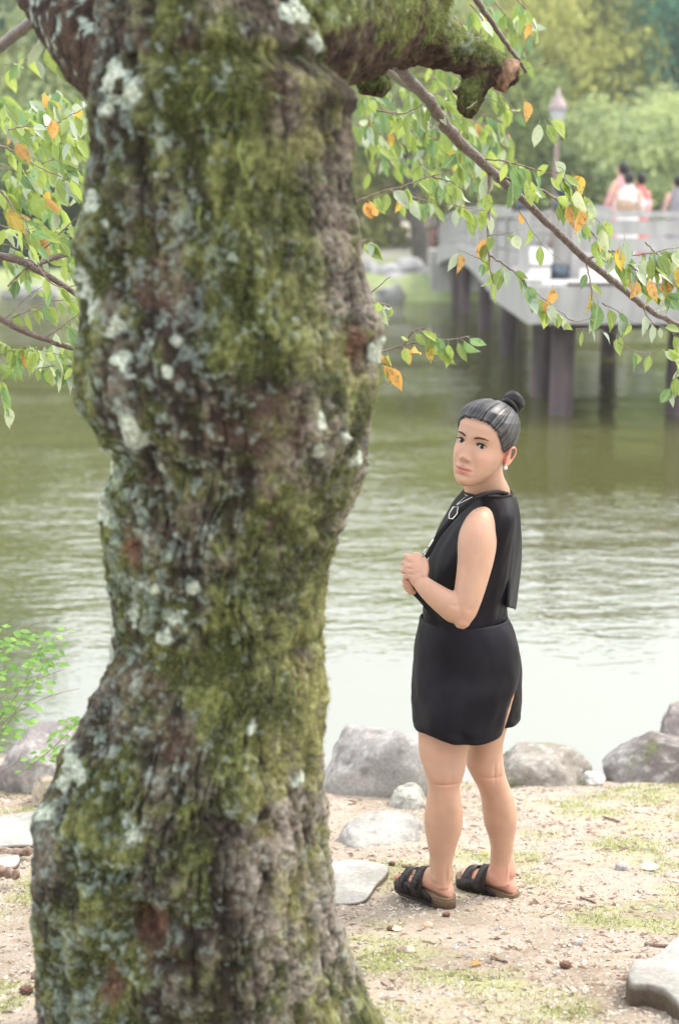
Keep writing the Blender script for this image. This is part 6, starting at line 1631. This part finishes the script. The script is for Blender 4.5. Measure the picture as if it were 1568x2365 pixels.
# camera strap with its buckle, held in the hand
def ribbon(pts, w, th=.0016):
    W = [Vector(q_) for q_ in catmull([list(P(*q_)) for q_ in pts], 5)]
    vs = []; fs = []
    for i_, q_ in enumerate(W):
        t_ = (W[min(i_ + 1, len(W) - 1)] - W[max(i_ - 1, 0)]).normalized(); s_ = t_.cross(Vector((.55, .83, 0))).normalized() if False else t_.cross(Vector((0, -1, .15))).normalized()
        vs += [tuple(q_ + s_ * w / 2), tuple(q_ - s_ * w / 2)]
    for i_ in range(len(W) - 1): fs.append((2 * i_, 2 * i_ + 1, 2 * i_ + 3, 2 * i_ + 2))
    mb = MB(); mb.add(vs, fs); return mb
mb = ribbon([(1172, 1142, 4.27), (1145, 1137, 4.215), (1105, 1146, 4.165), (1078, 1166, 4.155), (1052, 1190, 4.160), (1030, 1215, 4.17), (1010, 1240, 4.175), (998, 1262, 4.175), (988, 1280, 4.17), (976, 1292, 4.165)], .014)
o = mb.build('strap', M['strap'], woman); md = o.modifiers.new('t', 'SOLIDIFY'); md.thickness = .0025; md.offset = 0
mb = ribbon([(970, 1330, 4.20), (958, 1362, 4.19), (975, 1384, 4.185), (995, 1410, 4.18), (1015, 1440, 4.18)], .022)
o = mb.build('strap', M['strap'], woman); md = o.modifiers.new('t', 'SOLIDIFY'); md.thickness = .004; md.offset = 0
mb = MB(); bk = [(1037, 1186, 4.138), (1046, 1171, 4.136), (1057, 1170, 4.134), (1055, 1186, 4.136), (1045, 1198, 4.140), (1036, 1197, 4.140), (1037, 1186, 4.138)]
mb.tube([P(*q_) for q_ in bk], .0015, 7, cap=False); mb.build('buckle', M['white_metal'], woman)['label'] = 'white rectangular strap buckle'
mb = MB(); mb.tube([P(*q_) for q_ in ((1000, 1246, 4.14), (994, 1256, 4.14), (990, 1262, 4.14))], [.002, .0026, .002], 7); mb.build('strap_slider', M['white_metal'], woman)
mb = MB(); mb.tube([P(*q_) for q_ in ((984, 1268, 4.14), (978, 1276, 4.14), (976, 1286, 4.145), (982, 1278, 4.145))], .0022, 7); mb.build('strap_clip', M['silver'], woman)
# necklace
mb = MB(); mb.tube([P(*q_) for q_ in catmull([(1076, 1146, 4.20), (1062, 1158, 4.16), (1054, 1166, 4.145), (1066, 1160, 4.142), (1090, 1148, 4.15)], 4)], .0009, 6); mb.build('necklace', M['silver'], woman)

# --- sandals
sole_out = [(-.022, .0), (-.018, .018), (-.004, .030), (.03, .035), (.07, .033), (.11, .037), (.15, .046), (.19, .049), (.22, .042), (.243, .024), (.250, .0)]
for si, ((q, D, S, zs), tb) in enumerate(zip(feet, (zL_, zR_))):
    rootp = 'sandal'
    outline = sole_out + [(f_, -s_) for f_, s_ in reversed(sole_out[1:-1])]
    def lay(z_, g=1.0): return [q(f_ if f_ > 0 else f_ * g, s_ * g, z_) for f_, s_ in outline]
    mb = MB(); mb.loft([lay(-.030, .97), lay(-.006, 1.0), lay(-.001, 1.02)]); sole = mb.build('sandal', M['cork'], woman)
    sole['label'] = 'black two-strap sandal on the %s foot' % ('left' if si == 0 else 'right')
    mb = MB(); mb.loft([lay(-.040, .98), lay(-.030, 1.0)]); mb.build('outsole', M['rubber'], sole)
    mb = MB(); mb.loft([lay(-.001, 1.02), lay(.004, 1.03), lay(.006, .93)]); mb.build('footbed', M['cork'], sole)
    # black side wrap from the straps
    def strap(f0, f1, h0, h1, nm):
        vs = []; fs = []; m_ = 16
        for i_ in range(m_ + 1):
            a_ = PI * i_ / m_
            for f_, h_ in ((f0, h0), ((f0 + f1) / 2, (h0 + h1) / 2), (f1, h1)):
                w_ = np.interp(f_, [.05, .11, .15, .19, .22], [.042, .045, .050, .0505, .046])
                flare = .018 * (1 - math.sin(a_)) ** 2 * (1 if f_ == f1 else (-1 if f_ == f0 else 0)) * .8
                vs.append(tuple(q(f_ + flare, w_ * math.cos(a_) * (1 if abs(math.cos(a_)) < .98 else .98), -.022 + (h_ + .022) * math.sin(a_) ** .75)))
        for i_ in range(m_):
            for j in range(2): b_ = i_ * 3 + j; fs.append((b_, b_ + 1, b_ + 4, b_ + 3))
        mb = MB(); mb.add(vs, fs); o = mb.build(nm, M['sandal'], sole); md = o.modifiers.new('t', 'SOLIDIFY'); md.thickness = .004; md.offset = 1
        return o
    strap(.098, .134, .078, .066, 'strap'); strap(.160, .195, .053, .043, 'strap')
    vs = []; fs = []
    for side_ in (-1, 1):
        b0 = len(vs)
        for f_, hh in ((.05, -.004), (.075, .010), (.10, .022), (.13, .026), (.16, .022), (.19, .018), (.22, .002)):
            w_ = np.interp(f_, [.05, .11, .15, .19, .22], [.038, .0405, .0475, .0505, .0455]) * side_
            vs += [tuple(q(f_, w_, -.026)), tuple(q(f_, w_ * 1.015, hh))]
        for i_ in range(6): fs.append((b0 + 2 * i_, b0 + 2 * i_ + 1, b0 + 2 * i_ + 3, b0 + 2 * i_ + 2))
    mb = MB(); mb.add(vs, fs); o = mb.build('side_wrap', M['sandal'], sole); md = o.modifiers.new('t', 'SOLIDIFY'); md.thickness = .004; md.offset = 0
    if si == 0:
        for f_, hz_ in ((.115, .050), (.180, .034)):
            c_ = q(f_, -.046, hz_)
            mb = MB(); pts = [c_ + D * a_ * .013 + Vector((0, 0, b_ * .010)) - S * .004 for a_, b_ in ((-1, -1), (1, -1), (1, 1), (-1, 1), (-1, -1))]
            mb.tube(pts, .0018, 6, cap=False); mb.build('buckle', M['rubber'], sole)
            mb = MB(); mb.box(c_ + Vector((0, 0, -.022)) - S * .004, (.018, .008, .03), math.atan2(D.y, D.x)); mb.build('strap_tab', M['sandal'], sole)

# ------------------------------------------------------------------ air
m = bpy.data.materials.new('air'); m.use_nodes = True; N = m.node_tree.nodes; N.clear()
vo = N.new('ShaderNodeVolumePrincipled'); vo.inputs['Color'].default_value = (.92, .97, .95, 1); vo.inputs['Density'].default_value = .0010; vo.inputs['Anisotropy'].default_value = 0.2
mo_ = N.new('ShaderNodeOutputMaterial'); m.node_tree.links.new(vo.outputs[0], mo_.inputs['Volume'])
b = MB(); b.box((0, 200, 25), (640, 480, 65)); o = b.build('haze', m, None, False); o['kind'] = 'stuff'
